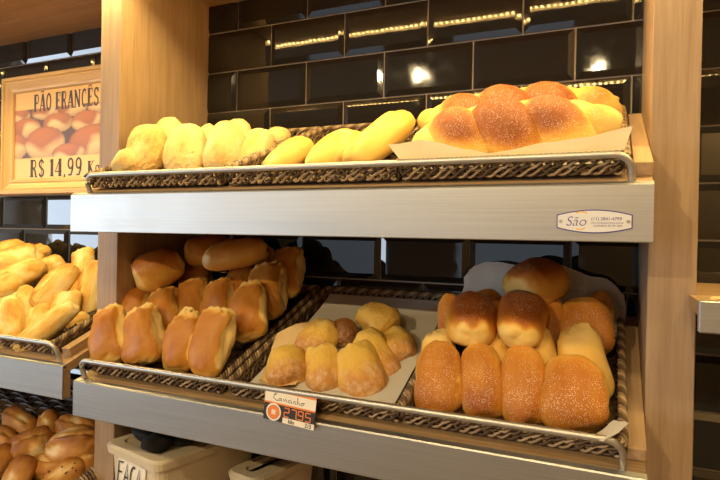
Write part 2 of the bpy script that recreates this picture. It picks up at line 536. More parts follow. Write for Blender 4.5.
# right hand unit: a flat shelf
r = empty('display_shelf', (1.4, -.384, -.115))
tag(r, 'flat steel fronted shelf right of the right oak upright', 'shelf', 'sloping bread shelves')
m = MB(); m.box(XR1 + .0005, 1.85, -.29, -.009, -.095, -.0775); m.box(.9415, 1.85, -.37, -.29, -.095, -.0775); m.put('shelf_board', M['oak_x'], r, world=True)
m = MB(); m.box(.9415, 1.85, -.384, -.37, -.1155, -.0765, bev=.0015); m.put('front_panel', M['steel'], r, world=True)

# base cabinet board under the lower shelf
m = MB(); m.box(XL1 + .0005, XR0 - .0005, -.395, -.009, -.735, -.715)
cb = tag(m.put('base_board', M['oak_x']), 'oak board low between the uprights carrying the cream boxes', 'shelf')

# ------------------------------------------------------------------ name plate on the upper shelf
def text_mesh(body, size, mat, shear=0.0, xs=1.0, off=0.0, align='LEFT'):
    c = bpy.data.curves.new('text', 'FONT')
    c.body = body; c.size = size; c.shear = shear; c.offset = off; c.align_x = align
    c.extrude = .0001
    o = bpy.data.objects.new('text', c); COL.objects.link(o)
    bpy.context.view_layer.update()
    me = bpy.data.meshes.new_from_object(o.evaluated_get(bpy.context.evaluated_depsgraph_get()))
    bpy.data.objects.remove(o); bpy.data.curves.remove(c)
    for v in me.vertices: v.co.x *= xs
    me.materials.clear(); me.materials.append(mat)
    return me

def oval(cx, cz, hw, hh, eh, y, n=16):
    """lens-like plate outline: straight ends of half height eh, bulging long sides"""
    P = []
    for k in range(n + 1):
        t = -1 + 2 * k / n
        P.append((cx + hw * t, y, cz + eh + (hh - eh) * (1 - t * t)))
    for k in range(n + 1):
        t = 1 - 2 * k / n
        P.append((cx + hw * t, y, cz - eh - (hh - eh) * (1 - t * t)))
    return P

def plate(P, th):
    V = P + [(x, y + th, z) for x, y, z in P]
    n = len(P)
    return V, [tuple(range(n))[::-1], tuple(range(n, 2 * n))] + [(i, (i + 1) % n, n + (i + 1) % n, n + i) for i in range(n)]

pcx, pcz, yp = .8225, .0178, YF_U
m = MB(); m.add(*plate(oval(pcx, pcz, .0445, .0152, .0085, yp - .0012), .0011))
np_ = m.put('name_plate', M['blue_print'], up_shelf, world=True)
def under_plate(o, MWm=Matrix.Identity(4)):
    """child of the plate, given in world space"""
    o.parent = np_
    o.matrix_parent_inverse = Matrix.Identity(4)
    o.matrix_basis = MWm
    return o
m = MB(); m.add(*plate(oval(pcx, pcz, .0432, .0137, .0075, yp - .0016), .0005))
under_plate(m.put('plate_face', M['plaque']))
def plate_text(name, me, x, z, y):
    o = bpy.data.objects.new(name, me); COL.objects.link(o)
    return under_plate(o, Matrix.Translation((x, y, z)) @ Matrix.Rotation(PI / 2, 4, 'X'))
plate_text('lettering', text_mesh('São', .0175, M['blue_print'], .25, 1.0, -.0002), .7885, .0122, yp - .0018)
plate_text('phone_number', text_mesh('(11) 2841-4799', .0058, M['blue_print'], 0, .98), .8195, .0192, yp - .0018)
plate_text('small_print', text_mesh('www.saoequipamentos.com.br', .0030, M['blue_print'], 0, 1.0), .8195, .0152, yp - .0018)
plate_text('small_print', text_mesh('CONSULTE SP 204', .0035, M['blue_print'], 0, 1.15), .8225, .0112, yp - .0018)
m = MB()
for (a0, a1, rx, rz, cx, cz) in ((.3, 2.6, .007, .004, .8075, .0262), (3.9, 5.9, .006, .003, .8065, .0105)):
    P = [(cx + rx * math.cos(a0 + (a1 - a0) * k / 10), cz + rz * math.sin(a0 + (a1 - a0) * k / 10)) for k in range(11)]
    m.ribbon(P, .0016, Matrix.Translation((0, yp - .0018, 0)) @ Matrix.Rotation(PI / 2, 4, 'X'))
under_plate(m.put('swoosh', M['yellow_print']))
for sx in (-.0395, .0395):
    m = MB(); m.tube([(pcx + sx, yp - .0014, pcz), (pcx + sx, yp - .003, pcz)], .0022, 10)
    under_plate(m.put('screw', M['screw']))

# ------------------------------------------------------------------ price tag on the lower rail
tg = empty('price_tag', (.376, -.3885, -.2855), (math.radians(-3), math.radians(3.5), 0))
tag(tg, 'orange and black price tag clipped on the lower rail', 'price tag')
m = MB(); m.box(-.0475, .0475, -.0009, .0009, -.0255, .0255, bev=.0004); m.put('card', M['black_print'], tg)
def flat(name, mat, rects):
    m = MB()
    for (x0, x1, z0, z1, y) in rects: m.add([(x0, y, z0), (x1, y, z0), (x1, y, z1), (x0, y, z1)], [(0, 1, 2, 3)])
    return m.put(name, mat, tg)
flat('title_band', M['white_print'], [(-.0475, .0475, .0045, .0215, -.00105)])
flat('orange_band', M['orange_print'], [(-.0475, .0475, .0215, .0255, -.00105), (-.0475, .0475, .0018, .0045, -.00105)])
flat('unit_band', M['white_print'], [(-.0105, .0475, -.0255, -.0165, -.00105)])
TM = Matrix.Rotation(PI / 2, 4, 'X')
def tagstroke(name, mat, strokes, w, y):
    m = MB()
    for s_ in strokes: m.ribbon(s_, w, Matrix.Translation((0, y, 0)) @ TM)
    return m.put(name, mat, tg)
def disc(cx, cz, r0, r1, y, n=24):
    V, F = [], []
    for k in range(n):
        g = 2 * PI * k / n
        V += [(cx + r0 * math.cos(g), y, cz + r0 * math.sin(g)), (cx + r1 * math.cos(g), y, cz + r1 * math.sin(g))]
    for k in range(n):
        a, b_ = 2 * k, 2 * ((k + 1) % n)
        F.append((a, a + 1, b_ + 1, b_))
    return V, F
m = MB(); m.add(*disc(-.0285, -.0115, .0115, .0142, -.0011)); m.put('emblem_ring', M['white_print'], tg)
m = MB(); m.add(*disc(-.0285, -.0115, .0, .0112, -.0011)); m.put('emblem_disc', M['orange_print'], tg)
m = MB()
for k in range(4):
    g = PI / 4 + k * PI / 2
    m.add(*disc(-.0285 + .0026 * math.cos(g), -.0115 + .0026 * math.sin(g), 0, .0023, -.0013, 10))
m.put('emblem_flower', M['white_print'], tg)
# handwriting
hw = [[(-.033, .016), (-.027, .0195), (-.031, .0205), (-.033, .012), (-.0275, .0085), (-.023, .010)],
      [(-.0205, .013), (-.0235, .0125), (-.0235, .0095), (-.0205, .0098), (-.0198, .0135), (-.0192, .0092), (-.0175, .0095)],
      [(-.0165, .0135), (-.0148, .0092), (-.0128, .0138)], [(-.0112, .0132), (-.0112, .0092), (-.0092, .0100)],
      [(-.0042, .013), (-.0075, .0128), (-.0078, .0092), (-.0042, .0095)], [(-.0028, .013), (-.0028, .0092), (-.001, .0098)],
      [(.001, .0092), (.001, .0132), (.0035, .0132), (.0038, .0090), (.0055, .0095)],
      [(.0072, .020), (.0072, .0090), (.0072, .0122), (.0095, .0128), (.0105, .0090), (.012, .0095)],
      [(.0155, .0132), (.0132, .0120), (.0135, .0092), (.0165, .0092), (.0170, .0122), (.0155, .0132), (.0195, .0135)],
      [(-.0112, .0158), (-.0108, .0163)], [(-.0028, .0158), (-.0024, .0163)]]
hw = [[(x * 1.12 + .006, z - .0005) for x, z in s_] for s_ in hw]
tagstroke('handwriting', M['ink'], hw, .0011, -.0012)
SEG = {'2': 'abged', '7': 'abc', '9': 'abcdfg', '5': 'afgcd'}
def seven(ch, x, z, w, h):
    P = {'a': [(x, z + h), (x + w, z + h)], 'b': [(x + w, z + h), (x + w, z + h / 2)], 'c': [(x + w, z + h / 2), (x + w, z)], 'd': [(x, z), (x + w, z)],
         'e': [(x, z), (x, z + h / 2)], 'f': [(x, z + h / 2), (x, z + h)], 'g': [(x, z + h / 2), (x + w, z + h / 2)]}
    return [P[c] for c in SEG[ch]]
st = []
for ch, x in zip('2795', (-.0085, .005, .0175, .031)): st += seven(ch, x, -.0145, .0088, .0135)
st.append([(.0152, -.0148), (.0160, -.0136)])
tagstroke('price_digits', M['orange_print'], st, .0017, -.0012)
for body, x in (('kilo', .0), ('215', .031)):
    me = text_mesh(body, .0088, M['ink'], 0, .9, .0002)
    o = link('unit_text', me, tg, (x, -.0012, -.0238)); o.rotation_euler = (PI / 2, 0, 0)

# ------------------------------------------------------------------ framed sign on the left wall
SX0, SX1, SZ0, SZ1 = -.911, -.352, .102, .4685
sg = empty('framed_sign', ((SX0 + SX1) / 2, -.008, SZ0))
tag(sg, 'pine framed poster advertising the price of bread on the left tiles', 'sign')
fw = .050
prof = [(0, -.007), (0, -.020), (.004, -.026), (.012, -.027), (.016, -.0225), (.020, -.0235), (.036, -.0165), (.040, -.0185), (.046, -.0175), (.050, -.013), (.050, -.007)]
def frame_rail(p, q, inw):
    p, q, inw = Vector(p), Vector(q), Vector(inw)
    t = (q - p).normalized()
    V, F = [], []
    for (d, y) in prof: V.append(p + inw * d + t * d + Vector((0, y, 0)))
    for (d, y) in prof: V.append(q + inw * d - t * d + Vector((0, y, 0)))
    n = len(prof)
    for i in range(n): F.append((i, (i + 1) % n, n + (i + 1) % n, n + i))
    F += [tuple(range(n)), tuple(range(n, 2 * n))[::-1]]
    m = MB(); m.add(V, F)
    return m
for p, q, w_, mt in (((SX0, 0, SZ0), (SX1, 0, SZ0), (0, 0, 1), 'pine'), ((SX1, 0, SZ0), (SX1, 0, SZ1), (-1, 0, 0), 'oak'),
                     ((SX1, 0, SZ1), (SX0, 0, SZ1), (0, 0, -1), 'pine'), ((SX0, 0, SZ1), (SX0, 0, SZ0), (1, 0, 0), 'oak')):
    mm = frame_rail(p, q, w_)
    mat = M['pine'] if mt == 'pine' else M.setdefault('pine_z', wood_mat('frame_pine_upright', 'z', (.52, .31, .12), (.60, .38, .16), (.67, .45, .21), .4))
    mm.put('frame_rail', mat, sg, world=True)
# the printed sheet (flat print: picture of split rolls between two yellow bands)
px0, px1, pz0, pz1 = SX0 + .046, SX1 - .046, SZ0 + .046, SZ1 - .046
def poster_color(u, v):
    W, H = 1.0, .60
    ztop, zbot = .79, .245
    if v > ztop or v < zbot: return (.78, .45, .13)
    x, y = u, (v - zbot) / (ztop - zbot)
    c = (.09, .035, .015)
    rolls = [(.06, .88, .10, .17), (.30, .92, .13, .16), (.55, .93, .13, .16), (.80, .95, .12, .15), (1.0, .9, .12, .2),
             (.12, .62, .14, .22), (.42, .68, .14, .21), (.68, .66, .14, .22), (.94, .62, .15, .24),
             (.02, .25, .12, .28), (.30, .28, .19, .36), (.74, .24, .22, .36), (1.02, .2, .16, .36), (.52, .06, .15, .2)]
    for i, (cx, cy, rx, ry) in enumerate(rolls):
        dx, dy = (x - cx) / rx, (y - cy) / ry
        a = .35
        ex, ey = dx * math.cos(a) + dy * math.sin(a), -dx * math.sin(a) + dy * math.cos(a)
        d = ex * ex + (ey * 1.05) ** 2
        if d < 1:
            nz = math.sqrt(1 - d)
            sh = .45 + .55 * max(0, .55 * nz + .6 * ey)
            t = .5 + .5 * math.sin(ex * 5 + i) * .4 + noise.noise(Vector((x * 9, y * 6, i))) * .35
            crust, crumb = Vector((.46, .15, .035)), Vector((.92, .60, .26))
            k = min(1, max(0, (ey + .25 + .35 * math.sin(ex * 3 + i * 2)) * 2.2 + (t - .5) * 1.5))
            col = crumb.lerp(crust, k) * sh
            if d > .86: col *= .8
            c = tuple(col)
    return c
V, F, Cc = [], [], []
NU, NV = 132, 84
for j in range(NV + 1):
    for i in range(NU + 1):
        u, v = i / NU, j / NV
        V.append((px0 + (px1 - px0) * u, -.0115, pz0 + (pz1 - pz0) * v)); Cc.append((*poster_color(u, v), 1))
for j in range(NV):
    for i in range(NU):
        a = j * (NU + 1) + i
        F.append((a, a + 1, a + NU + 2, a + NU + 1))
link('poster', mesh('poster', V, F, M['poster'], cols=Cc), sg, world=True)
m = MB(); m.box(px0 - .001, px1 + .001, -.0113, -.0075, pz0 - .001, pz1 + .001); m.put('backing_board', M['pine'], sg, world=True)

def ell(cx, cy, rx, ry, a0=0, a1=360, n=14):
    return [(cx + rx * math.cos(math.radians(a0 + (a1 - a0) * k / n)), cy + ry * math.sin(math.radians(a0 + (a1 - a0) * k / n))) for k in range(n + 1)]
TH, TN, SF = .205, .105, .06
def serif(x, y, l=.30): return ([(x - l / 2, y), (x + l / 2, y)], SF)
GL = {
 'P': (.52, [([(.13, 0), (.13, 1)], TH), ([(.13, .97), (.33, .97)] + ell(.33, .73, .12, .24, 90, -90) + [(.13, .49)], .09), serif(.13, .025), ([(.0, .975), (.13, .975)], SF)]),
 'A': (.56, [([(.06, 0), (.27, 1)], TN), ([(.29, 1), (.48, 0)], TH), ([(.13, .32), (.42, .32)], .06), serif(.06, .025, .2), serif(.48, .025, .24)]),
 'O': (.54, [(ell(.27, .5, .19, .46, 0, 360, 24), .135)]),
 'F': (.48, [([(.13, 0), (.13, 1)], TH), ([(.0, .965), (.45, .965)], .07), ([(.43, 1), (.43, .75)], .06), ([(.13, .52), (.34, .52)], .06), ([(.34, .63), (.34, .41)], .05), serif(.13, .025)]),
 'R': (.56, [([(.13, 0), (.13, 1)], TH), ([(.13, .97), (.31, .97)] + ell(.31, .75, .12, .22, 90, -90) + [(.13, .53)], .09), ([(.27, .52), (.38, .35), (.44, .02), (.54, .02)], .13), serif(.13, .025), ([(.0, .975), (.13, .975)], SF)]),
 'N': (.58, [([(.09, 0), (.09, 1)], TN), ([(.09, .97), (.47, .03)], .16), ([(.48, 0), (.48, 1)], TN), serif(.09, .025, .2), serif(.48, .975, .2), ([(.0, .975), (.1, .975)], SF)]),
 'C': (.50, [(ell(.27, .5, .18, .46, 55, 305, 20), .13), ([(.40, .98), (.40, .70)], .05)]),
 'E': (.50, [([(.13, 0), (.13, 1)], TH), ([(.0, .965), (.45, .965)], .07), ([(.43, 1), (.43, .78)], .06), ([(.13, .52), (.33, .52)], .06), ([(.33, .63), (.33, .41)], .05), ([(.0, .035), (.46, .035)], .07), ([(.44, 0), (.44, .24)], .06)]),
 'S': (.46, [([(.38, .78)] + ell(.23, .74, .15, .22, 40, 200, 10) + [(.16, .55), (.3, .45)] + ell(.23, .26, .16, .23, 30, -150, 10) + [(.07, .2)], .12), ([(.4, .98), (.4, .72)], .05), ([(.06, .02), (.06, .28)], .05)]),
 '$': (.46, [([(.38, .78)] + ell(.23, .74, .15, .22, 40, 200, 10) + [(.16, .55), (.3, .45)] + ell(.23, .26, .16, .23, 30, -150, 10) + [(.07, .2)], .12), ([(.23, -.1), (.23, 1.1)], .05)]),
 '1': (.34, [([(.18, 0), (.18, 1)], TH), ([(.02, .84), (.18, .97)], .07), serif(.18, .025, .3)]),
 '4': (.52, [([(.36, 0), (.36, 1)], TH), ([(.36, 1), (.03, .28)], .06), ([(.0, .27), (.5, .27)], .07), serif(.36, .025, .26)]),
 '9': (.50, [(ell(.25, .69, .16, .28, 0, 360, 20), .12), ([(.41, .69), (.39, .35), (.28, .04), (.1, .06)], .12)]),
 ',': (.22, [([(.1, .1), (.12, .0), (.06, -.14)], .11)]),
 'K': (.54, [([(.13, 0), (.13, 1)], TH), ([(.15, .42), (.45, .98)], .065), ([(.24, .55), (.47, .02)], .14), serif(.13, .025, .26), serif(.13, .975, .26), serif(.47, .025, .2), serif(.45, .975, .2)]),
 'g': (.46, [(ell(.21, .46, .13, .20, 0, 360, 18), .10), (ell(.21, -.08, .17, .15, 0, 360, 18), .075), ([(.30, .62), (.42, .66)], .08)]),
 ' ': (.26, []),
}
def print_line(name, body, x0, x1, z0, h, kscale={}):
    adv = sum(GL[c][0] * kscale.get(c, 1) + .06 for c in body) - .06
    sx = (x1 - x0) / adv
    cx = x0
    Mb = Matrix.Translation((0, -.0117, z0)) @ TM
    for c in body:
        k = kscale.get(c, 1)
        m = MB()
        for pts, w in GL[c][1]:
            P = [(x * k, y * k) for x, y in pts]
            # stroke in letter space, then squeezed to the column
            seg = MB(); seg.ribbon(P, w * k, Matrix.Identity(4))
            m.add([Mb @ Vector((cx + v.x * sx, v.y * h, 0)) for v in seg.V], seg.F)
        if m.V: m.put('letter', M['print_ink'], sg, world=True)
        cx += (GL[c][0] * k + .06) * sx
    return sx
sx = print_line('t', 'PAO FRANCES', -.775, -.500, .356, .052)
def accent(letters, idx, pts, w):
    m = MB()
    cx = -.775 + sum((GL[c][0] + .06) * sx for c in letters[:idx])
    seg = MB(); seg.ribbon(pts, w, Matrix.Identity(4))
    m.add([Matrix.Translation((0, -.0117, .356)) @ TM @ Vector((cx + v.x * sx, v.y * .052, 0)) for v in seg.V], seg.F)
    m.put('accent', M['print_ink'], sg, world=True)
accent('PAO FRANCES', 1, [(.1, 1.1), (.2, 1.17), (.34, 1.1), (.44, 1.17)], .07)
accent('PAO FRANCES', 9, [(.08, 1.07), (.24, 1.2), (.40, 1.07)], .07)
print_line('t', 'R$ 14,99 Kg', -.788, -.490, .157, .052, {'K': .78, 'g': .78})

# ------------------------------------------------------------------ wicker baskets
BW, BL, BH, FL = .308, .374, .027, .006
def basket_meshes():
    rnd = random.Random(3)
    def corner(h):
        o = FL * h / BH
        return [(-BW / 2 - o, -o * .5), (BW / 2 + o, -o * .5), (BW / 2 + o, BL + o), (-BW / 2 - o, BL + o)]
    sides = []
    for s_ in range(4):
        m = MB()
        c0, c1 = corner(0), corner(BH)
        a0, b0 = Vector((*c0[s_], .004)), Vector((*c0[(s_ + 1) % 4], .004))
        a1, b1 = Vector((*c1[s_], BH)), Vector((*c1[(s_ + 1) % 4], BH))
        L = (b0 - a0).length
        t = (b0 - a0).normalized(); out = Vector((t.y, -t.x, 0))
        ns = max(8, round(L / .017))
        for i in range(ns + 1):
            f = i / ns
            m.tube([a0.lerp(b0, f), a1.lerp(b1, f)], .0017, 5, rnd.uniform(.1, .5))
        rows = 2
        for rI in range(rows):
            f = (rI + .6) / rows
            p, q = a0.lerp(a1, f), b0.lerp(b1, f)
            n = ns * 5
            ph0 = rnd.uniform(0, 6.28)
            for st_ in range(3):
                tone = rnd.choice((.25, .45, .65, .85, .95))
                P = []
                for k in range(n + 1):
                    x = k / n
                    g = x * ns * PI * .8 + st_ * 2 * PI / 3 + rI * PI / 2
                    P.append(p.lerp(q, x) + out * (.0034 * math.cos(g)) + Vector((0, 0, .0058 * math.sin(g) + rnd.gauss(0, .0004))))
                m.tube(P, .0021, 5, tone)
        sides.append(m.mesh('woven_side', M['wicker'], True, True))
    # braided rim: four strands wound around the top edge
    m = MB()
    cs = corner(BH)
    path = []
    for s_ in range(4):
        a, b_ = Vector((*cs[s_], BH)), Vector((*cs[(s_ + 1) % 4], BH))
        L = (b_ - a).length; n = int(L / .0035)
        for k in range(n):
            d = k / n
            path.append(a.lerp(b_, d))
    tot = len(path)
    turns = round(tot * .0035 / .030)
    for st_ in range(4):
        P = []
        for i, p in enumerate(path):
            t = (path[(i + 1) % tot] - path[i - 1]).normalized(); out = Vector((t.y, -t.x, 0)).normalized()
            g = 2 * PI * turns * i / tot + st_ * PI / 2
            P.append(p + out * (.0048 * math.cos(g)) + Vector((0, 0, .0042 * math.sin(g) + .002)))
        m.tube(P, .0026, 5, (.35, .75, .95, .55)[st_], closed=True)
    rim = m.mesh('rim', M['wicker'], True, True)
    m = MB()
    m.box(-BW / 2 + .001, BW / 2 - .001, .001, BL - .001, .0035, .0055, a=.15)
    for i in range(18):
        x = -BW / 2 + BW * (i + .5) / 18
        m.tube([(x, .0, .0058), (x, BL, .0058)], .0018, 5, rnd.uniform(.0, .25))
    for j in range(22):
        y = BL * (j + .5) / 22
        m.tube([(-BW / 2 + BW * k / 36, y, .0058 + .0022 * (1 if (k + 2 * j) % 4 < 2 else -1)) for k in range(37)], .0021, 4, rnd.uniform(.0, .3))
    base = m.mesh('base', M['wicker'], False, True)
    return sides, rim, base
BS, BR, BB = basket_meshes()
def basket(label, MW, xc, v0, sx=1.0, sy=1.0, w0=.002, sz=1.0):
    r = bpy.data.objects.new('wicker_basket', None); COL.objects.link(r); r.empty_display_size = .02
    r.matrix_world = MW @ Matrix.Translation((xc, v0, w0)) @ Matrix.Diagonal((sx, sy, sz, 1))
    tag(r, label, 'basket', 'wicker bread baskets')
    for me in BS: tag(link('woven_side', me, r), kind='stuff')
    link('rim', BR, r); link('base', BB, r)
    return r
basket('wicker basket of grated topped rolls at the left of the upper shelf', MU, .066, .027)
basket('wicker basket of plain yellow loaves in the middle of the upper shelf', MU, .3935, .027, .985)
basket('wicker basket lined with paper under the braided loaves', MU, .706, .027, .95)
basket('wicker basket packed with milk rolls at the left of the lower shelf', ML, .060, .030)
basket('half empty wicker basket with flat paper in the middle of the lower shelf', ML, .3985, .030, .985)
basket('wicker basket of sugared buns at the right of the lower shelf', ML, .7105, .030, .95)
basket('wicker basket heaped with crisp rolls below the sign', MS, -.372, .030, 1.03, .98)
basket('second wicker basket of crisp rolls, cut by the left picture edge', MS, -.705, .030, 1.0, .98)
basket('deep wide dark wicker bin of crusty rolls at the bottom left', MBN, -.580, .018, 2.5, 1.0, sz=2.3)

# ------------------------------------------------------------------ paper
def sheet(name, P, mat, parent, amp=.003, sc=18, th=.0004, seed=0, world=True):
    """P is a grid of points (rows of columns); crumpled a little, given thickness"""
    R_, C_ = len(P), len(P[0])
    sub = 6
    def at(u, v):
        i, j = min(int(u), R_ - 2), min(int(v), C_ - 2)
        a, b_ = u - i, v - j
        p = [Vector(P[i + di][j + dj]) for di in (0, 1) for dj in (0, 1)]
        return (p[0] * (1 - b_) + p[1] * b_) * (1 - a) + (p[2] * (1 - b_) + p[3] * b_) * a
    V, F = [], []
    nr, nc = (R_ - 1) * sub, (C_ - 1) * sub
    for i in range(nr + 1):
        for j in range(nc + 1):
            q = at(i / sub, j / sub)
            q = q + noise.noise_vector(q * sc + Vector((seed, 0, 0))) * amp + noise.noise_vector(q * sc * 2.7) * amp * .35
            V.append(q)
    for i in range(nr):
        for j in range(nc):
            a = i * (nc + 1) + j
            F.append((a, a + 1, a + nc + 2, a + nc + 1))
    me = mesh(name, V, F, mat, False)
    o = link(name, me, parent, world=world)
    if mat is not M['paper']:
        sm = o.modifiers.new('thickness', 'SOLIDIFY'); sm.thickness = th
    return o
def onshelf(MW, pts): return [[MW @ Vector(p) for p in row] for row in pts]
def top(o, label, cat, group=None): return tag(o, label, cat, group)

# flat paper in the half empty basket
rows = [[(x, v, .0150 + (.010 * ((v - .05) / .33) ** 6)) for x in (.262, .31, .36, .41, .46, .51, .536)] for v in (.045, .10, .16, .22, .28, .34, .392)]
top(sheet('baking_paper', onshelf(ML, rows), M['paper'], None, .0006, 9), 'flat white baking paper lining the half empty middle basket', 'paper', 'baking papers')
# tan folded paper under the front left yellow roll
pp = [[(.262, -.250, -.196), (.290, -.232, -.178), (.318, -.212, -.172), (.342, -.20, -.172)],
      [(.262, -.268, -.222), (.286, -.258, -.215), (.315, -.245, -.212), (.345, -.235, -.212)],
      [(.268, -.292, -.249), (.292, -.290, -.250), (.320, -.286, -.250), (.350, -.28, -.247)],
      [(.278, -.332, -.264), (.300, -.338, -.266), (.326, -.338, -.267), (.352, -.334, -.264)],
      [(.285, -.345, -.262), (.305, -.350, -.264), (.330, -.350, -.265), (.350, -.345, -.262)]]
top(sheet('folded_paper', pp, M['brown_paper'], None, .003, 22), 'tan crinkled paper folded up behind the knobbly yellow roll', 'paper', None)
# white paper behind the sugared buns, rising above the basket's back
def bp(u, v, w): return ML @ Vector((u, v, w))
pr_ = []
for w, v in ((.012, .330), (.05, .372), (.085, .383), (.118, .392)):
    row = []
    for u, dz, dv in ((.572, -.036, .0), (.600, -.010, .0), (.640, .0, .0), (.690, -.002, -.006), (.745, .004, .0), (.795, -.010, -.008), (.835, -.022, -.004), (.868, -.045, -.012)):
        f = max(0, (w - .05) / .068)
        row.append(bp(u, v + dv * f, w + dz * f))
    pr_.append(row)
top(sheet('baking_paper', pr_, M['paper'], None, .009, 17), 'crumpled white paper standing up behind the sugared buns', 'paper', 'baking papers')
fl = [[bp(.822, .030, .030), bp(.838, .045, .034), bp(.852, .062, .038)], [bp(.832, .012, .042), bp(.850, .028, .046), bp(.866, .046, .050)], [bp(.838, .004, .046), bp(.856, .020, .050), bp(.868, .036, .054)]]
top(sheet('paper_corner', fl, M['paper'], None, .0025, 30), 'white paper corner sticking out at the lower right bun front', 'paper', 'baking papers')
# folded white paper under the braids: lines the basket and folds over the front rim
def up_(u, v, w): return MU @ Vector((u, v, w))
rows = []
for (v, w, sp) in ((.30, .05, .0), (.29, .012, 0), (.16, .010, 0), (.050, .012, 0), (.034, .034, .003), (.012, .062, .010)):
    row = []
    for k, u in enumerate((.556, .60, .645, .69, .735, .78, .825, .853)):
        t = (u - .556) / .297
        dw = 0
        if w > .04 and v < .1: dw = (.004, .004, -.008, -.022, -.012, -.004, .002, .010)[k]
        row.append(up_(u + sp * (t - .5) * 2, v, w + dw))
    rows.append(row)
top(sheet('baking_paper', rows, M['paper'], None, .0045, 20), 'white baking paper folded over the front under the braided loaves', 'paper', 'baking papers')

# ------------------------------------------------------------------ breads
def spow(v, e): return math.copysign(abs(v) ** e, v)
def sstep(a, b, x):
    t = min(1, max(0, (x - a) / (b - a))); return t * t * (3 - 2 * t)

def bread_mesh(name, mat, seed, e1=.75, e2=.85, fb=.7, taper=0.0, lump=.05, lsc=2.2, fine=.008, fsc=9, torn=0.0, groove=0.0, knob=0.0,
               bend=0.0, crust=None, sugar=None, nx=40, nu=34):
    off = Vector((seed * 7.31, seed * 3.17, seed * 1.91))
    V, C_, S_ = [], [], []
    for i in range(nx + 1):
        t = PI * i / nx
        cx, rr = -spow(math.cos(t), e1), abs(math.sin(t)) ** e1
        for k in range(nu):
            u = 2 * PI * k / nu
            x, y, z = .5 * cx, .5 * rr * spow(math.cos(u), e2), .5 * rr * spow(math.sin(u), e2)
            tp = 1 + taper * cx
            y *= tp; z *= tp
            tz = z * 2
            if z < 0: z *= fb
            tornv = 0.0
            if torn:
                lim = .5 * (1 - torn) * (1 + .16 * noise.noise(Vector((x * 5, seed, z * 5))))
                if abs(y) > lim:
                    tornv = min(1, (abs(y) - lim) / (.5 * torn) * 1.6)
                    y = math.copysign(lim + (abs(y) - lim) * .35, y)
            p = Vector((x, y, z))
            nrm = Vector((x * .8, y, z + (.0 if z > 0 else 0))).normalized() if p.length > 1e-6 else Vector((cx, 0, 0))
            d = noise.noise(p * lsc + off) * lump + noise.noise(p * fsc + off) * fine
            if tornv: d += tornv * noise.noise(Vector((p.x * 14, p.y * 4, p.z * 14)) + off) * .03
            if groove:
                q = y - .28 * x - .04 + .03 * noise.noise(Vector((x * 4, 0, seed)))
                if z > 0:
                    f = sstep(.44, .30, abs(x))
                    d += f * groove * (1.0 * math.exp(-((q - .10) / .07) ** 2) - 1.15 * math.exp(-((q + .015) / .045) ** 2))
            if knob:
                f = sstep(.22, .46, x)
                d += f * knob * (noise.noise(p * 9 + off) + .12 * math.sin(math.atan2(z, y) * 3 + seed))
            p = p + nrm * d
            if bend: p.z += bend * (x * x * 4 - .33)
            V.append(p)
            c = crust(p, tz, tornv, d, off, x, y) if crust else .5
            C_.append(min(1, max(0, c)))
            S_.append(sugar(p, tz, x, y) if sugar else 0.0)
    zs = [v.z for v in V]; zc = (max(zs) + min(zs)) / 2
    dims = [max(v[a] for v in V) - min(v[a] for v in V) for a in range(3)]
    V = [Vector((v.x / dims[0], v.y / dims[1], (v.z - zc) / dims[2])) for v in V]
    F = []
    for i in range(nx):
        for k in range(nu):
            a, b_ = i * nu + k, i * nu + (k + 1) % nu
            F.append((a, b_, b_ + nu, a + nu))
    me = mesh(name, V, F, mat, True, {'crust': C_, 'sugar': S_})
    return me

def n3(p, s, off): return noise.noise(p * s + off)
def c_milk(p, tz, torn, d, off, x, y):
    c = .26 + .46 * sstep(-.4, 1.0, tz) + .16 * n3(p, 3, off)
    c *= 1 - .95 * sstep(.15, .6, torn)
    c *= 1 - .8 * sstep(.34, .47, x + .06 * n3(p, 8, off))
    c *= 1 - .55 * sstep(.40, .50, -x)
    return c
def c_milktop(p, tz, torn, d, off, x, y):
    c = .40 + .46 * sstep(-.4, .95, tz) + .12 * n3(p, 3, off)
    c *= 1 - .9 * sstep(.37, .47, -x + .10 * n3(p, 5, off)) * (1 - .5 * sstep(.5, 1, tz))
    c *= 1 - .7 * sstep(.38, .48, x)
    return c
def c_sugar(p, tz, torn, d, off, x, y):
    c = .30 + .34 * sstep(-.1, 1.0, tz) + .14 * n3(p, 3, off) - .10 * sstep(.2, .45, x) + .10 * sstep(.05, .45, -x)
    c *= 1 - .8 * sstep(.3, .8, torn)
    return c
def s_sugar(p, tz, x, y): return max(0, min(1, sstep(-.4, .3, tz) * (.55 + .9 * sstep(.25, -.3, x))))
def c_dome(p, tz, torn, d, off, x, y):
    c = .28 + .60 * sstep(-.1, .95, tz) + .09 * n3(p, 3, off)
    c *= 1 - .95 * sstep(.33, .46, -x + .14 * n3(p, 5, off) - .16 * sstep(.0, .9, tz))
    return c
def s_dome(p, tz, x, y): return sstep(.5, .95, tz) * 1.0
def c_pale(p, tz, torn, d, off, x, y): return .12 + .30 * sstep(-.2, .9, tz) * (1 - sstep(.1, .4, x)) + .15 * n3(p, 4, off)
def c_cassava(p, tz, torn, d, off, x, y):
    return .30 + .42 * sstep(.25, -.40, x + .10 * n3(p, 4, off)) * sstep(-.9, .4, tz) - .12 * sstep(.2, .4, x) + .12 * n3(p, 5, off)
def c_cheese(p, tz, torn, d, off, x, y): return .40 + .18 * n3(p, 4, off) + 6 * (d - .01)
def c_loaf(p, tz, torn, d, off, x, y): return .35 + .22 * sstep(0, .9, tz) + .12 * n3(p, 3, off) + (-.35 if d < -.02 else 0) + .25 * sstep(.42, .5, abs(x))
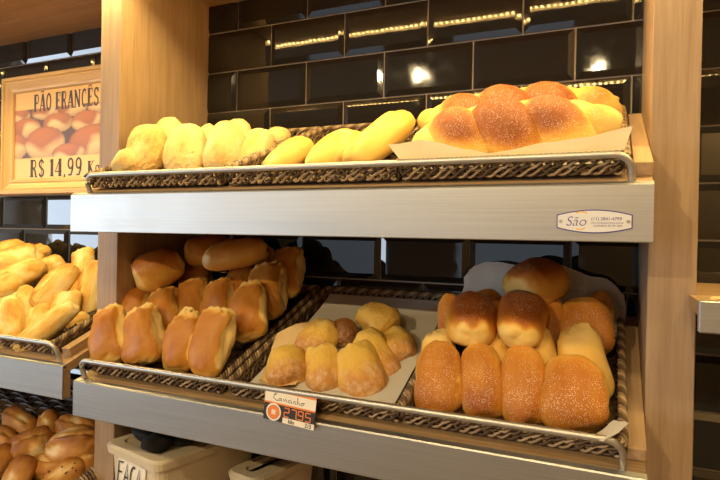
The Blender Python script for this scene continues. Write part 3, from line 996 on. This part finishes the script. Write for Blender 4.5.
def c_french(p, tz, torn, d, off, x, y):
    return .34 + .22 * sstep(-.2, .8, tz) + .30 * n3(p, 4, off) - (.40 * sstep(.0, -.05, d)) + .42 * sstep(.02, .08, d)
def c_crusty(p, tz, torn, d, off, x, y):
    return .40 + .25 * sstep(-.4, .8, tz) + .22 * n3(p, 2.6, off) - (.55 * sstep(-.01, -.07, d)) + .25 * sstep(.03, .08, d)

KIND = {   # name, category words, prototypes
 'milk': ('milk_roll', 'milk', dict(e1=.72, e2=.90, fb=.80, lump=.11, fine=.016, torn=.22, taper=-.03, knob=.05, nx=56, nu=48, crust=c_milk), 4),
 'milktop': ('milk_roll', 'milk', dict(e1=.70, e2=.9, fb=.85, lump=.08, fine=.012, crust=c_milktop, knob=.02), 3),
 'sugar': ('sugared_bun', 'sugar', dict(e1=.72, e2=.86, fb=.78, lump=.08, fine=.012, torn=.10, taper=-.12, crust=c_sugar, sugar=s_sugar), 4),
 'dome': ('sugared_bun', 'sugar', dict(e1=.74, e2=.92, fb=.85, lump=.07, fine=.012, crust=c_dome, sugar=s_dome), 3),
 'pale': ('sweet_bun', 'pale', dict(e1=.65, e2=.8, fb=.8, lump=.08, knob=.06, crust=c_pale), 3),
 'cassava': ('cassava_roll', 'cassava', dict(e1=.66, e2=.90, fb=.88, lump=.10, lsc=2.2, fine=.024, fsc=7, knob=.05, taper=-.06, crust=c_cassava), 4),
 'cassavabrown': ('cassava_roll', 'cassava_brown', dict(e1=.8, e2=.9, lump=.05, crust=c_cassava), 1),
 'cassavaround': ('cassava_roll', 'cassava', dict(e1=.75, e2=.9, fb=.9, lump=.10, fine=.03, knob=.07, crust=lambda *a: .34 + .3 * n3(a[0], 4, a[4])), 1),
 'cheese': ('grated_topped_roll', 'cheese', dict(e1=.88, e2=.98, fb=.85, lump=.07, fine=.022, fsc=17, crust=c_cheese, nx=90, nu=72), 4),
 'cheesetoast': ('grated_topped_roll', 'cheese', dict(e1=.88, e2=.98, fb=.85, lump=.07, fine=.022, fsc=17, crust=lambda *a: .34 + c_cheese(*a), nx=90, nu=72), 1),
 'loaf': ('bread_loaf', 'loaf', dict(e1=.72, e2=.95, fb=.85, lump=.05, crust=c_loaf), 3),
 'loafslash': ('bread_loaf', 'loaf', dict(e1=.72, e2=.95, fb=.85, lump=.05, groove=.05, crust=c_loaf, nx=60, nu=48), 1),
 'french': ('crisp_roll', 'french', dict(e1=.78, e2=.95, fb=.85, lump=.10, fine=.020, groove=.085, crust=c_french, nx=48, nu=40), 5),
 'frenchlong': ('crisp_roll', 'french', dict(e1=.72, e2=.95, fb=.85, lump=.10, fine=.014, groove=.05, crust=c_french, nx=56, nu=40), 1),
 'crusty': ('crusty_roll', 'crusty', dict(e1=.80, e2=.92, fb=.8, lump=.12, fine=.014, groove=.06, crust=c_crusty, nx=48, nu=40), 5),
 'crustysplit': ('crusty_roll', 'crusty', dict(e1=.85, e2=.9, fb=.8, lump=.10, fine=.014, groove=.13, crust=c_crusty, nx=60, nu=48), 2),
 'seeded': ('crusty_roll', 'crusty', dict(e1=.8, e2=.9, fb=.8, lump=.08, groove=.03, crust=c_crusty, nx=48, nu=40), 1),
}
GROUP = {'milk_roll': 'milk rolls in the lower left basket', 'sugared_bun': 'sugared buns in the lower right basket', 'sweet_bun': 'pale buns among the sugared buns',
         'cassava_roll': 'yellow rolls in the lower middle basket', 'grated_topped_roll': 'grated topped rolls in the upper left basket', 'bread_loaf': 'plain loaves in the upper middle basket',
         'crisp_roll': 'crisp rolls in the basket below the sign', 'crusty_roll': 'crusty rolls in the bottom left bin'}
PROTO = {}
for ki, (k, (nm, mt, kw, nvar)) in enumerate(KIND.items()):
    PROTO[k] = [bread_mesh(nm, M[mt], 1 + ki * 10 + s_, **kw) for s_ in range(nvar)]

# kind, location, rotation, size, label (world metres; the heap of each basket from front to back)
BREADS = [
    ('sugar', (0.5989, -0.3050, -0.2278), (-0.1657, -1.0036, 1.7666), (0.1238, 0.0804, 0.0579), 'sugared bun at the left end of the front row, lower right basket'),
    ('sugar', (0.6658, -0.3000, -0.2247), (-0.2453, -0.9929, 1.8612), (0.1229, 0.0714, 0.0514), 'sugared bun second from left in the front row, lower right basket'),
    ('sugar', (0.7269, -0.2980, -0.2245), (-0.1386, -1.0062, 1.7344), (0.1239, 0.0723, 0.0521), 'sugared bun third from left in the front row, lower right basket'),
    ('sugar', (0.7980, -0.3000, -0.2260), (-0.1386, -1.0062, 1.7344), (0.1136, 0.0941, 0.0677), 'widest sugared bun at the right end of the front row, lower right basket'),
    ('pale', (0.5806, -0.2450, -0.2136), (-0.2711, -0.9884, 1.8920), (0.1078, 0.0601, 0.0433), 'pale topped bun peeping out behind the leftmost front bun, lower right basket'),
    ('pale', (0.6777, -0.2420, -0.1996), (-0.1657, -1.0036, 1.7666), (0.0944, 0.0622, 0.0448), 'pale bun mostly hidden under the two sugar domed buns'),
    ('pale', (0.7391, -0.2400, -0.1896), (-0.3212, -0.9782, 1.9523), (0.1008, 0.0651, 0.0469), 'bright yellow pale bun right below the middle sugar domed bun'),
    ('pale', (0.8091, -0.2360, -0.1970), (-0.3927, -0.9599, 2.0389), (0.1270, 0.0711, 0.0512), 'pale torn topped bun leaning behind the widest front sugared bun'),
    ('dome', (0.6295, -0.2150, -0.1423), (0.0000, -0.2443, 1.7802), (0.1465, 0.0889, 0.0755), 'left one of two sugar domed buns lying with pale torn end forward'),
    ('dome', (0.7107, -0.2100, -0.1367), (0.0000, -0.2443, 1.6406), (0.1579, 0.0849, 0.0722), 'right one of two sugar domed buns lying with pale torn end forward'),
    ('dome', (0.7243, -0.1300, -0.0824), (0.0000, -0.2094, 0.9076), (0.1058, 0.1008, 0.0857), 'topmost sugar domed bun crowning the lower right basket against the paper'),
    ('sugar', (0.5823, -0.1850, -0.1505), (-0.2560, -1.0641, 1.8617), (0.1009, 0.0453, 0.0326), 'bun standing at the left rim behind the left sugar domed bun'),
    ('sugar', (0.6425, -0.1350, -0.1347), (-0.1644, -0.8611, 1.7861), (0.0873, 0.0625, 0.0450), 'dark brown sugared bun behind the left sugar domed bun'),
    ('sugar', (0.7570, -0.1700, -0.1482), (-0.0904, -1.0448, 1.6752), (0.1014, 0.0406, 0.0292), 'narrow smooth bun beside the right sugar domed bun'),
    ('sugar', (0.8085, -0.1650, -0.1481), (-0.1791, -1.0378, 1.7780), (0.1045, 0.0863, 0.0621), 'large smooth brown bun at the back right of the lower right basket'),
    ('sugar', (0.8295, -0.1150, -0.1256), (-0.0249, -0.9597, 1.6012), (0.0768, 0.0431, 0.0311), 'brown bun hidden behind the large smooth bun at the back right corner'),
    ('milk', (-0.0809, -0.3380, -0.2128), (-0.8208, -1.0451, 2.4634), (0.1293, 0.0832, 0.0599), 'milk roll at the far left of the front row, lower left basket'),
    ('milk', (0.0070, -0.3360, -0.2093), (-0.9113, -0.9786, 2.5700), (0.1313, 0.0853, 0.0614), 'milk roll with torn pale tip second in the front row, lower left basket'),
    ('milk', (0.1038, -0.3320, -0.2107), (0.0956, -1.2201, 1.4690), (0.1295, 0.0769, 0.0554), 'shiny brown milk roll third in the front row, lower left basket'),
    ('milk', (0.1706, -0.3300, -0.2049), (0.0479, -1.2213, 1.5198), (0.1377, 0.0781, 0.0562), 'milk roll with torn side at the right end of the lower left front row'),
    ('milk', (-0.1122, -0.2450, -0.1711), (-0.4352, -0.8860, 2.1114), (0.1080, 0.0921, 0.0663), 'milk roll in the second row below the leftmost top roll'),
    ('milk', (-0.0202, -0.2500, -0.1749), (-0.7284, -0.8365, 2.4476), (0.1255, 0.0828, 0.0596), 'milk roll in the second row above the gap of the front middle rolls'),
    ('milk', (0.1860, -0.2350, -0.1577), (-0.4530, -1.0214, 2.0894), (0.1365, 0.0860, 0.0619), 'milk roll against the right rim in the second row, lower left basket'),
    ('milk', (0.0202, -0.2100, -0.1581), (-0.6137, -0.9127, 2.2983), (0.1283, 0.0751, 0.0540), 'milk roll left of the pair in the middle of the lower left basket'),
    ('milk', (0.0882, -0.2050, -0.1531), (-0.5756, -0.9323, 2.2504), (0.1269, 0.0775, 0.0558), 'milk roll right of the pair in the middle of the lower left basket'),
    ('milk', (0.1778, -0.1650, -0.1258), (-0.4270, -1.0289, 2.0590), (0.1410, 0.0929, 0.0669), 'milk roll against the right rim in the third row, lower left basket'),
    ('milk', (0.1026, -0.1500, -0.1213), (-0.5400, -0.9048, 2.2222), (0.1276, 0.0772, 0.0556), 'milk roll wedged under the long top roll, third row'),
    ('milk', (0.1870, -0.0950, -0.0863), (-0.4002, -1.0359, 2.0278), (0.1263, 0.0756, 0.0544), 'milk roll in the back right corner of the lower left basket'),
    ('milk', (0.1166, -0.0850, -0.0771), (-0.5207, -0.9136, 2.1977), (0.1023, 0.0678, 0.0488), 'milk roll next to the back right corner roll, lower left basket'),
    ('milktop', (-0.0740, -0.2150, -0.0883), (0.0000, -0.3840, 0.8727), (0.1111, 0.1044, 0.0887), 'leftmost top milk roll lying with pale end forward by the upright'),
    ('milktop', (-0.0101, -0.1250, -0.0479), (0.0000, -0.1396, 0.6981), (0.1068, 0.0874, 0.0743), 'top milk roll with round end under the upper shelf edge'),
    ('milktop', (0.0876, -0.1500, -0.0503), (0.0000, -0.2094, 0.4887), (0.1471, 0.0780, 0.0663), 'long top milk roll lying slantwise with small torn end forward'),
    ('milk', (-0.0382, -0.1300, -0.1058), (-0.4387, -0.5620, 2.2927), (0.0816, 0.0777, 0.0560), 'shaded milk roll buried below the two top rolls'),
    ('cassava', (0.3181, -0.3050, -0.2436), (-0.4670, -0.7237, 2.2216), (0.0825, 0.0786, 0.0629), 'knobbly yellow roll resting on the folded paper, front left of the middle basket'),
    ('cassava', (0.3402, -0.2350, -0.2054), (0.2625, -0.8053, 1.2141), (0.0932, 0.0738, 0.0553), 'brown topped roll behind the front left pair, middle basket'),
    ('cassava', (0.3855, -0.2950, -0.2424), (-0.4912, -0.8626, 2.1845), (0.0987, 0.0705, 0.0508), 'narrow yellow roll left of the biggest roll, middle basket'),
    ('cassava', (0.4523, -0.2850, -0.2420), (-0.6983, -0.7244, 2.4733), (0.1252, 0.0884, 0.0637), 'biggest yellow roll at the front right of the middle basket'),
    ('cassava', (0.4611, -0.2350, -0.2265), (-0.7212, -0.7017, 2.5083), (0.1337, 0.0721, 0.0519), 'long yellow roll leaning behind the biggest roll, middle basket'),
    ('cassavabrown', (0.3771, -0.1950, -0.1910), (-0.2921, -0.6436, 2.0353), (0.0592, 0.0564, 0.0479), 'small dark brown roll in the middle of the lower middle basket'),
    ('cassavaround', (0.4342, -0.1550, -0.1676), (-0.4636, -0.2527, 2.6779), (0.1012, 0.0699, 0.0594), 'round wrinkled roll furthest back in the lower middle basket'),
    ('cassava', (0.4900, -0.1950, -0.2071), (-0.5208, -0.6178, 2.3513), (0.0804, 0.0609, 0.0487), 'small curled yellow roll nearest the right rim of the middle basket'),
    ('cheese', (-0.0443, -0.3350, 0.1346), (-0.3863, -0.7023, 2.1327), (0.0660, 0.0629, 0.0453), 'low grated topped roll leaning at the left end of the upper left basket'),
    ('cheesetoast', (-0.0256, -0.3000, 0.1590), (-0.6319, -0.9025, 2.3213), (0.1478, 0.0910, 0.0655), 'toasted grated topped roll standing leftmost, upper left basket'),
    ('cheese', (-0.0327, -0.2350, 0.1850), (-0.6754, -0.9744, 2.3401), (0.1543, 0.0738, 0.0531), 'grated topped roll standing behind between the first two front rolls'),
    ('cheese', (0.0677, -0.2950, 0.1575), (-0.6494, -0.8921, 2.3438), (0.1533, 0.0880, 0.0634), 'grated topped roll standing second in the front, upper left basket'),
    ('cheese', (0.0754, -0.2400, 0.1705), (-0.5950, -0.9226, 2.2747), (0.1320, 0.0626, 0.0451), 'grated topped roll half hidden behind the second front roll'),
    ('cheese', (0.1552, -0.2850, 0.1560), (-0.4214, -0.9909, 2.0627), (0.1404, 0.0874, 0.0629), 'large grated topped roll standing third in the front, upper left basket'),
    ('cheese', (0.1221, -0.2000, 0.1881), (-0.5555, -0.9416, 2.2255), (0.1300, 0.0651, 0.0469), 'grated topped roll behind the large third front roll'),
    ('cheese', (0.1932, -0.2450, 0.1622), (-0.1213, -0.7780, 1.7427), (0.1334, 0.0775, 0.0558), 'grated topped roll leaning on the right side of the upper left basket'),
    ('cheese', (0.1744, -0.1300, 0.2023), (-0.2351, -0.5692, 1.9889), (0.0755, 0.0664, 0.0478), 'last grated topped roll at the back right of the upper left basket'),
    ('loaf', (0.3039, -0.2900, 0.1374), (0.2121, -0.6333, 1.2218), (0.1141, 0.0573, 0.0487), 'plain yellow loaf at the left in the upper middle basket'),
    ('loaf', (0.3859, -0.2750, 0.1424), (0.2139, -0.6699, 1.2343), (0.1325, 0.0672, 0.0571), 'plain yellow loaf in the centre of the upper middle basket'),
    ('loafslash', (0.4679, -0.2550, 0.1645), (0.3511, -0.6577, 1.0310), (0.1651, 0.0700, 0.0595), 'longest plain loaf with slashed crust, right in the upper middle basket'),
    ('loaf', (0.3900, -0.2000, 0.1636), (0.1019, -0.6919, 1.4119), (0.0696, 0.0663, 0.0564), 'plain loaf hidden behind the centre loaf of the upper middle basket'),
    ('french', (-0.7660, -0.1000, -0.0752), (0.3876, -0.3614, 0.7137), (0.1244, 0.0929, 0.0669), 'crisp roll at the top left edge of the heap below the sign'),
    ('french', (-0.6335, -0.1600, -0.0893), (0.4553, -0.2682, 0.4960), (0.1444, 0.0999, 0.0719), 'large pale crisp roll lying on top of the heap below the sign'),
    ('french', (-0.6539, -0.0800, -0.0723), (0.1483, -0.5040, 1.2707), (0.0753, 0.0644, 0.0463), 'small crisp roll end at the back of the heap below the sign'),
    ('french', (-0.5582, -0.2000, -0.1231), (0.3362, -0.4548, 0.8989), (0.1407, 0.0921, 0.0663), 'crisp roll lying slantwise under the large pale top roll'),
    ('french', (-0.5441, -0.1300, -0.1114), (0.5042, -0.3609, 0.5693), (0.0935, 0.0836, 0.0602), 'crisp roll lying behind the middle of the heap below the sign'),
    ('french', (-0.4078, -0.2150, -0.1427), (0.0314, -0.7325, 1.5238), (0.1398, 0.0802, 0.0577), 'smooth long crisp roll slanting in the middle of the heap below the sign'),
    ('french', (-0.4474, -0.1000, -0.1075), (-0.7951, -0.9510, 2.4679), (0.1540, 0.0675, 0.0486), 'tall crisp roll standing by the tiles next to the upright'),
    ('french', (-0.5376, -0.2500, -0.1496), (0.1866, -0.6768, 1.2781), (0.0906, 0.0772, 0.0556), 'crisp roll cut by the left edge, middle height of the heap'),
    ('french', (-0.4511, -0.2700, -0.1952), (-0.6201, -0.7887, 2.3595), (0.1372, 0.0703, 0.0506), 'crisp roll standing above the left front of the heap below the sign'),
    ('french', (-0.4105, -0.3250, -0.2128), (-0.8291, -0.6690, 2.6248), (0.1529, 0.0748, 0.0538), 'crusty roll at the front left corner of the heap below the sign'),
    ('frenchlong', (-0.2952, -0.3150, -0.2184), (0.5196, -0.6906, 0.8391), (0.1572, 0.0655, 0.0472), 'thin pale crisp roll lying diagonally at the front of the heap'),
    ('french', (-0.3404, -0.1700, -0.1560), (-0.4530, -1.0214, 2.0894), (0.1722, 0.0698, 0.0502), "crisp roll leaning against the upright's left side"),
    ('french', (-0.3425, -0.2400, -0.1993), (-0.4154, -0.9531, 2.0668), (0.1325, 0.0785, 0.0565), 'crisp roll standing behind the diagonal front roll'),
    ('french', (-0.3073, -0.2550, -0.2369), (0.3383, -0.6636, 1.0518), (0.1211, 0.0721, 0.0519), 'crisp roll lying along the right rim of the basket below the sign'),
    ('french', (-0.3762, -0.2850, -0.2210), (-0.2807, -0.8380, 1.9408), (0.1048, 0.0700, 0.0504), 'crisp roll buried left of the diagonal front roll'),
    ('french', (-0.3882, -0.1700, -0.1525), (-0.6983, -0.7244, 2.4733), (0.1336, 0.0730, 0.0526), 'crisp roll half hidden below the tall standing roll'),
    ('crusty', (-0.5901, -0.1700, -0.5210), (-0.4232, -0.1096, 2.9034), (0.1623, 0.0651, 0.0553), 'smooth oval crusty roll in the back row, bottom left bin'),
    ('crusty', (-0.5057, -0.1500, -0.5167), (-0.6071, -0.5336, 2.5096), (0.0824, 0.0600, 0.0540), 'small upright crusty roll in the back row, bottom left bin'),
    ('crusty', (-0.3728, -0.1700, -0.5042), (-0.4305, -0.0735, 2.9831), (0.1535, 0.0728, 0.0619), 'crusty roll in the back row by the upright, bottom left bin'),
    ('crustysplit', (-0.3043, -0.2350, -0.5089), (-0.5156, 0.0955, -2.9748), (0.1485, 0.1004, 0.0854), 'largest crusty roll with torn pale slit, bottom left bin by the upright'),
    ('crustysplit', (-0.4473, -0.2350, -0.5343), (0.4370, -0.2983, 0.5616), (0.0966, 0.0841, 0.0715), 'crusty roll with raised ear in the middle of the bottom left bin'),
    ('crusty', (-0.5872, -0.2200, -0.5435), (-0.4305, -0.0735, 2.9831), (0.1278, 0.0635, 0.0540), 'crusty roll cut by the left edge, back of the bottom left bin'),
    ('crusty', (-0.5025, -0.2800, -0.5701), (-0.3972, -0.5904, 2.2166), (0.0892, 0.0708, 0.0602), 'crusty roll cut by the left edge, middle of the bottom left bin'),
    ('crusty', (-0.3764, -0.3200, -0.5693), (-0.1719, -0.7703, 1.8152), (0.1021, 0.0695, 0.0591), 'square looking crusty roll at the bottom edge, left in the bottom left bin'),
    ('seeded', (-0.2489, -0.3100, -0.5552), (0.2241, -0.5732, 1.1729), (0.1143, 0.0723, 0.0614), 'crusty roll with dark seeds at the bottom of the bottom left bin'),
    ('crusty', (-0.2385, -0.2600, -0.5442), (0.4455, -0.4329, 0.7208), (0.0782, 0.0692, 0.0589), 'crusty roll under the largest one next to the upright'),
    ('crusty', (-0.3509, -0.2700, -0.5568), (-0.5225, 0.0349, -3.0811), (0.1068, 0.0633, 0.0538), 'crusty roll buried in the middle of the bottom left bin'),
]
count = {}
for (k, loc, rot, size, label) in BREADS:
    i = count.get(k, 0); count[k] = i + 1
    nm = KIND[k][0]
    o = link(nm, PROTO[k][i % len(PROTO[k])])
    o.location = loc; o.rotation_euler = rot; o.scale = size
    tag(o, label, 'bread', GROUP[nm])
    if k == 'seeded':
        m = MB()
        rs = random.Random(5)
        me = PROTO[k][0]
        for q in range(16):
            v = rs.choice([v for v in me.vertices if v.normal.z > .55 and abs(v.co.x) < .35])
            c = v.co + v.normal * .004
            m.box(c.x - .018, c.x + .018, c.y - .020, c.y + .020, c.z - .012, c.z + .014)
        tag(m.put('seeds', M['seed'], o), kind='stuff')

# ------------------------------------------------------------------ braided loaves
def braid(label, p0, p1, rad, pitch, phase, fwd, seed, wob=.0):
    """three strands braided along p0->p1; fwd = direction in which the braid's flat face looks"""
    p0, p1 = Vector(p0), Vector(p1)
    ax = (p1 - p0); L = ax.length; ax.normalize()
    up = Vector(fwd).normalized()
    side = up.cross(ax).normalized()
    r = empty('braided_loaf', (p0 + p1) / 2)
    tag(r, label, 'bread', 'sugared braided loaves')
    n, seg = 110, 22
    for s_ in range(3):
        V, C_, S_ = [], [], []
        pts, rr = [], []
        for i in range(n + 1):
            t = i / n
            g = 2 * PI * (t * L / pitch) + s_ * 2 * PI / 3 + phase
            env = min(1, (math.sin(PI * min(1, max(0, t * .94 + .03)))) ** .40)
            y = math.sin(g) * rad * .90 * env
            z = math.sin(2 * g) * rad * .42 * env
            pts.append(p0 + ax * (t * L) + side * y + up * z)
            rr.append(rad * (.70 + .24 * abs(math.sin(g)) ** 1.5) * (env ** .8) + .002)
        off = Vector((seed * 5, s_ * 9, 0))
        for i, p in enumerate(pts):
            tt = (pts[min(i + 1, n)] - pts[max(i - 1, 0)]).normalized()
            a1 = tt.cross(up).normalized(); a2 = a1.cross(tt)
            for k in range(seg):
                g = 2 * PI * k / seg
                dv = a1 * math.cos(g) + a2 * math.sin(g)
                q = p + dv * rr[i] * (1 + .07 * noise.noise(p * 22 + dv + off))
                V.append(q)
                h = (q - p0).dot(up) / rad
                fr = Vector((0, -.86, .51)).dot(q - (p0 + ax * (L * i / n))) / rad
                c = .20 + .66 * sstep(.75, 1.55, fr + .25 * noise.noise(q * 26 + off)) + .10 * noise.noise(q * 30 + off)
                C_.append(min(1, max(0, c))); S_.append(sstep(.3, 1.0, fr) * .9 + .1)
        F = []
        for i in range(n):
            for k in range(seg):
                F.append((i * seg + k, i * seg + (k + 1) % seg, (i + 1) * seg + (k + 1) % seg, (i + 1) * seg + k))
        F.append(tuple(range(seg))[::-1]); F.append(tuple(n * seg + k for k in range(seg)))
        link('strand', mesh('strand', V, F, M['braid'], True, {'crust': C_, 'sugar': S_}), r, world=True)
    return r
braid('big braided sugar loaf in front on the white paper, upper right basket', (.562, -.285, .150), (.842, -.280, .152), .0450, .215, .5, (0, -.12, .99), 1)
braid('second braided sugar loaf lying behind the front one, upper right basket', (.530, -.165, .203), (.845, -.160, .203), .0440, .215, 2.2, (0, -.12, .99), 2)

# ------------------------------------------------------------------ cream boxes under the lower shelf
def crate(label, loc, yaw, w, d, h, text=None):
    r = empty('plastic_box', loc, (0, 0, yaw))
    tag(r, label, 'box', 'cream plastic boxes')
    def loft(rings):
        V, F = [], []
        n = len(rings[0])
        for R_ in rings: V += R_
        for a in range(len(rings) - 1):
            for i in range(n):
                F.append((a * n + i, a * n + (i + 1) % n, (a + 1) * n + (i + 1) % n, (a + 1) * n + i))
        F.append(tuple(range(n))[::-1]); F.append(tuple((len(rings) - 1) * n + i for i in range(n)))
        return V, F
    def rr(hw, hd, z, c=.022):
        P = []
        for (sx, sy, a0) in ((1, 1, 0), (-1, 1, 90), (-1, -1, 180), (1, -1, 270)):
            for k in range(5):
                g = math.radians(a0 + 22.5 * k)
                P.append((sx * (hw - c) + c * math.cos(g), d / 2 + sy * (hd - c) + c * math.sin(g), z))
        return P
    m = MB(); m.add(*loft([rr(w / 2 - .022, d / 2 - .022, 0), rr(w / 2 - .008, d / 2 - .008, h - .03), rr(w / 2 - .008, d / 2 - .008, h - .012)]))
    m.put('body', M['plastic'], r)
    m = MB(); m.add(*loft([rr(w / 2, d / 2, h - .019), rr(w / 2 + .002, d / 2 + .002, h - .005), rr(w / 2 - .003, d / 2 - .003, h), rr(w / 2 - .022, d / 2 - .022, h + .001), rr(w / 2 - .026, d / 2 - .026, h - .003)]))
    m.put('lid', M['plastic'], r)
    if text:
        V = [(-.048, -.0012, h - .115), (.048, -.0012, h - .119), (.048, .0060, h - .025), (-.048, .0060, h - .021)]
        m = MB(); m.add(V + [(x, y + .0006, z) for x, y, z in V], [(0, 1, 2, 3), (7, 6, 5, 4), (0, 4, 5, 1), (1, 5, 6, 2), (2, 6, 7, 3), (3, 7, 4, 0)])
        lb = m.put('paper_label', M['white_print'], r)
        LET = {'F': [[(0, 0), (0, 1), (.55, 1)], [(0, .52), (.45, .52)]], 'A': [[(0, 0), (.3, 1), (.6, 0)], [(.12, .36), (.48, .36)]], 'C': [ell(.35, .5, .33, .5, 60, 300, 10)]}
        m = MB()
        for ch, x in zip(text, (-.042, -.021, .001, .021)):
            for s_ in LET[ch]:
                seg = MB(); seg.ribbon([(a * .028, b_ * .040) for a, b_ in s_], .0036, Matrix.Identity(4))
                m.add([(x + v.x, .0042 - (.040 - v.y) * .0766 + (-.0006), h - .026 - .040 + v.y - .003) for v in seg.V], seg.F)
        m.put('lettering', M['ink'], lb)
    return r
crate('cream lidded box with handwritten label standing before the left upright', (-.0152, -.3432, -.715), math.radians(-12.3), .186, .27, .275, 'FACA')
crate('narrow lower cream lidded box at the right of the labelled one', (.190, -.262, -.715), math.radians(-12.3), .085, .20, .238)
# black cloth glove on the lid
m = MB()
for (c, s_) in (((-.035, -.270, -.424), (.035, .032, .021)), ((.018, -.300, -.427), (.030, .038, .018)), ((.040, -.255, -.428), (.034, .030, .016))):
    V, F = [], []
    for i in range(13):
        for k in range(18):
            t, g = PI * i / 12, 2 * PI * k / 18
            p = Vector((math.sin(t) * math.cos(g), math.sin(t) * math.sin(g), math.cos(t)))
            f = 1 + .25 * noise.noise(p * 1.7 + Vector(c) * 20)
            V.append(Vector(c) + Vector((p.x * s_[0], p.y * s_[1], max(p.z, -.8) * s_[2])) * f)
    for i in range(12):
        for k in range(18): F.append((i * 18 + k, (i + 1) * 18 + k, (i + 1) * 18 + (k + 1) % 18, i * 18 + (k + 1) % 18))
    m.add(V, F)
tag(m.put('black_glove', M['black_cloth'], None, True), 'crumpled black cloth glove on the lid of the labelled box', 'glove')
# small folded green cloth beside the crusty rolls
m = MB()
V, F = [], []
for i in range(9):
    for j in range(9):
        p = Vector((-.238 + .055 * i / 8, -.365 + .07 * j / 8, -.590 + .018 * math.sin(i * .9) * math.sin(j * .5) + .02 * i / 8))
        V.append(p)
for i in range(8):
    for j in range(8): F.append((i * 9 + j, (i + 1) * 9 + j, (i + 1) * 9 + j + 1, i * 9 + j + 1))
m.add(V, F)
gc = m.put('green_cloth', M['green_cloth'], None, True)
gc.modifiers.new('thickness', 'SOLIDIFY').thickness = .006
tag(gc, 'dark green cloth tucked by the upright under the crusty rolls', 'cloth')
# curled paper slip on the right hand shelf
pp = [[(.958, -.345, -.0765), (.985, -.345, -.0755), (1.02, -.347, -.074)], [(.962, -.330, -.0755), (.99, -.330, -.0725), (1.022, -.330, -.0735)], [(.966, -.315, -.0765), (.995, -.315, -.0745), (1.024, -.315, -.075)]]
top(sheet('paper_slip', pp, M['brown_paper'], None, .0015, 40), 'curled paper slip on the flat shelf at the right', 'paper')
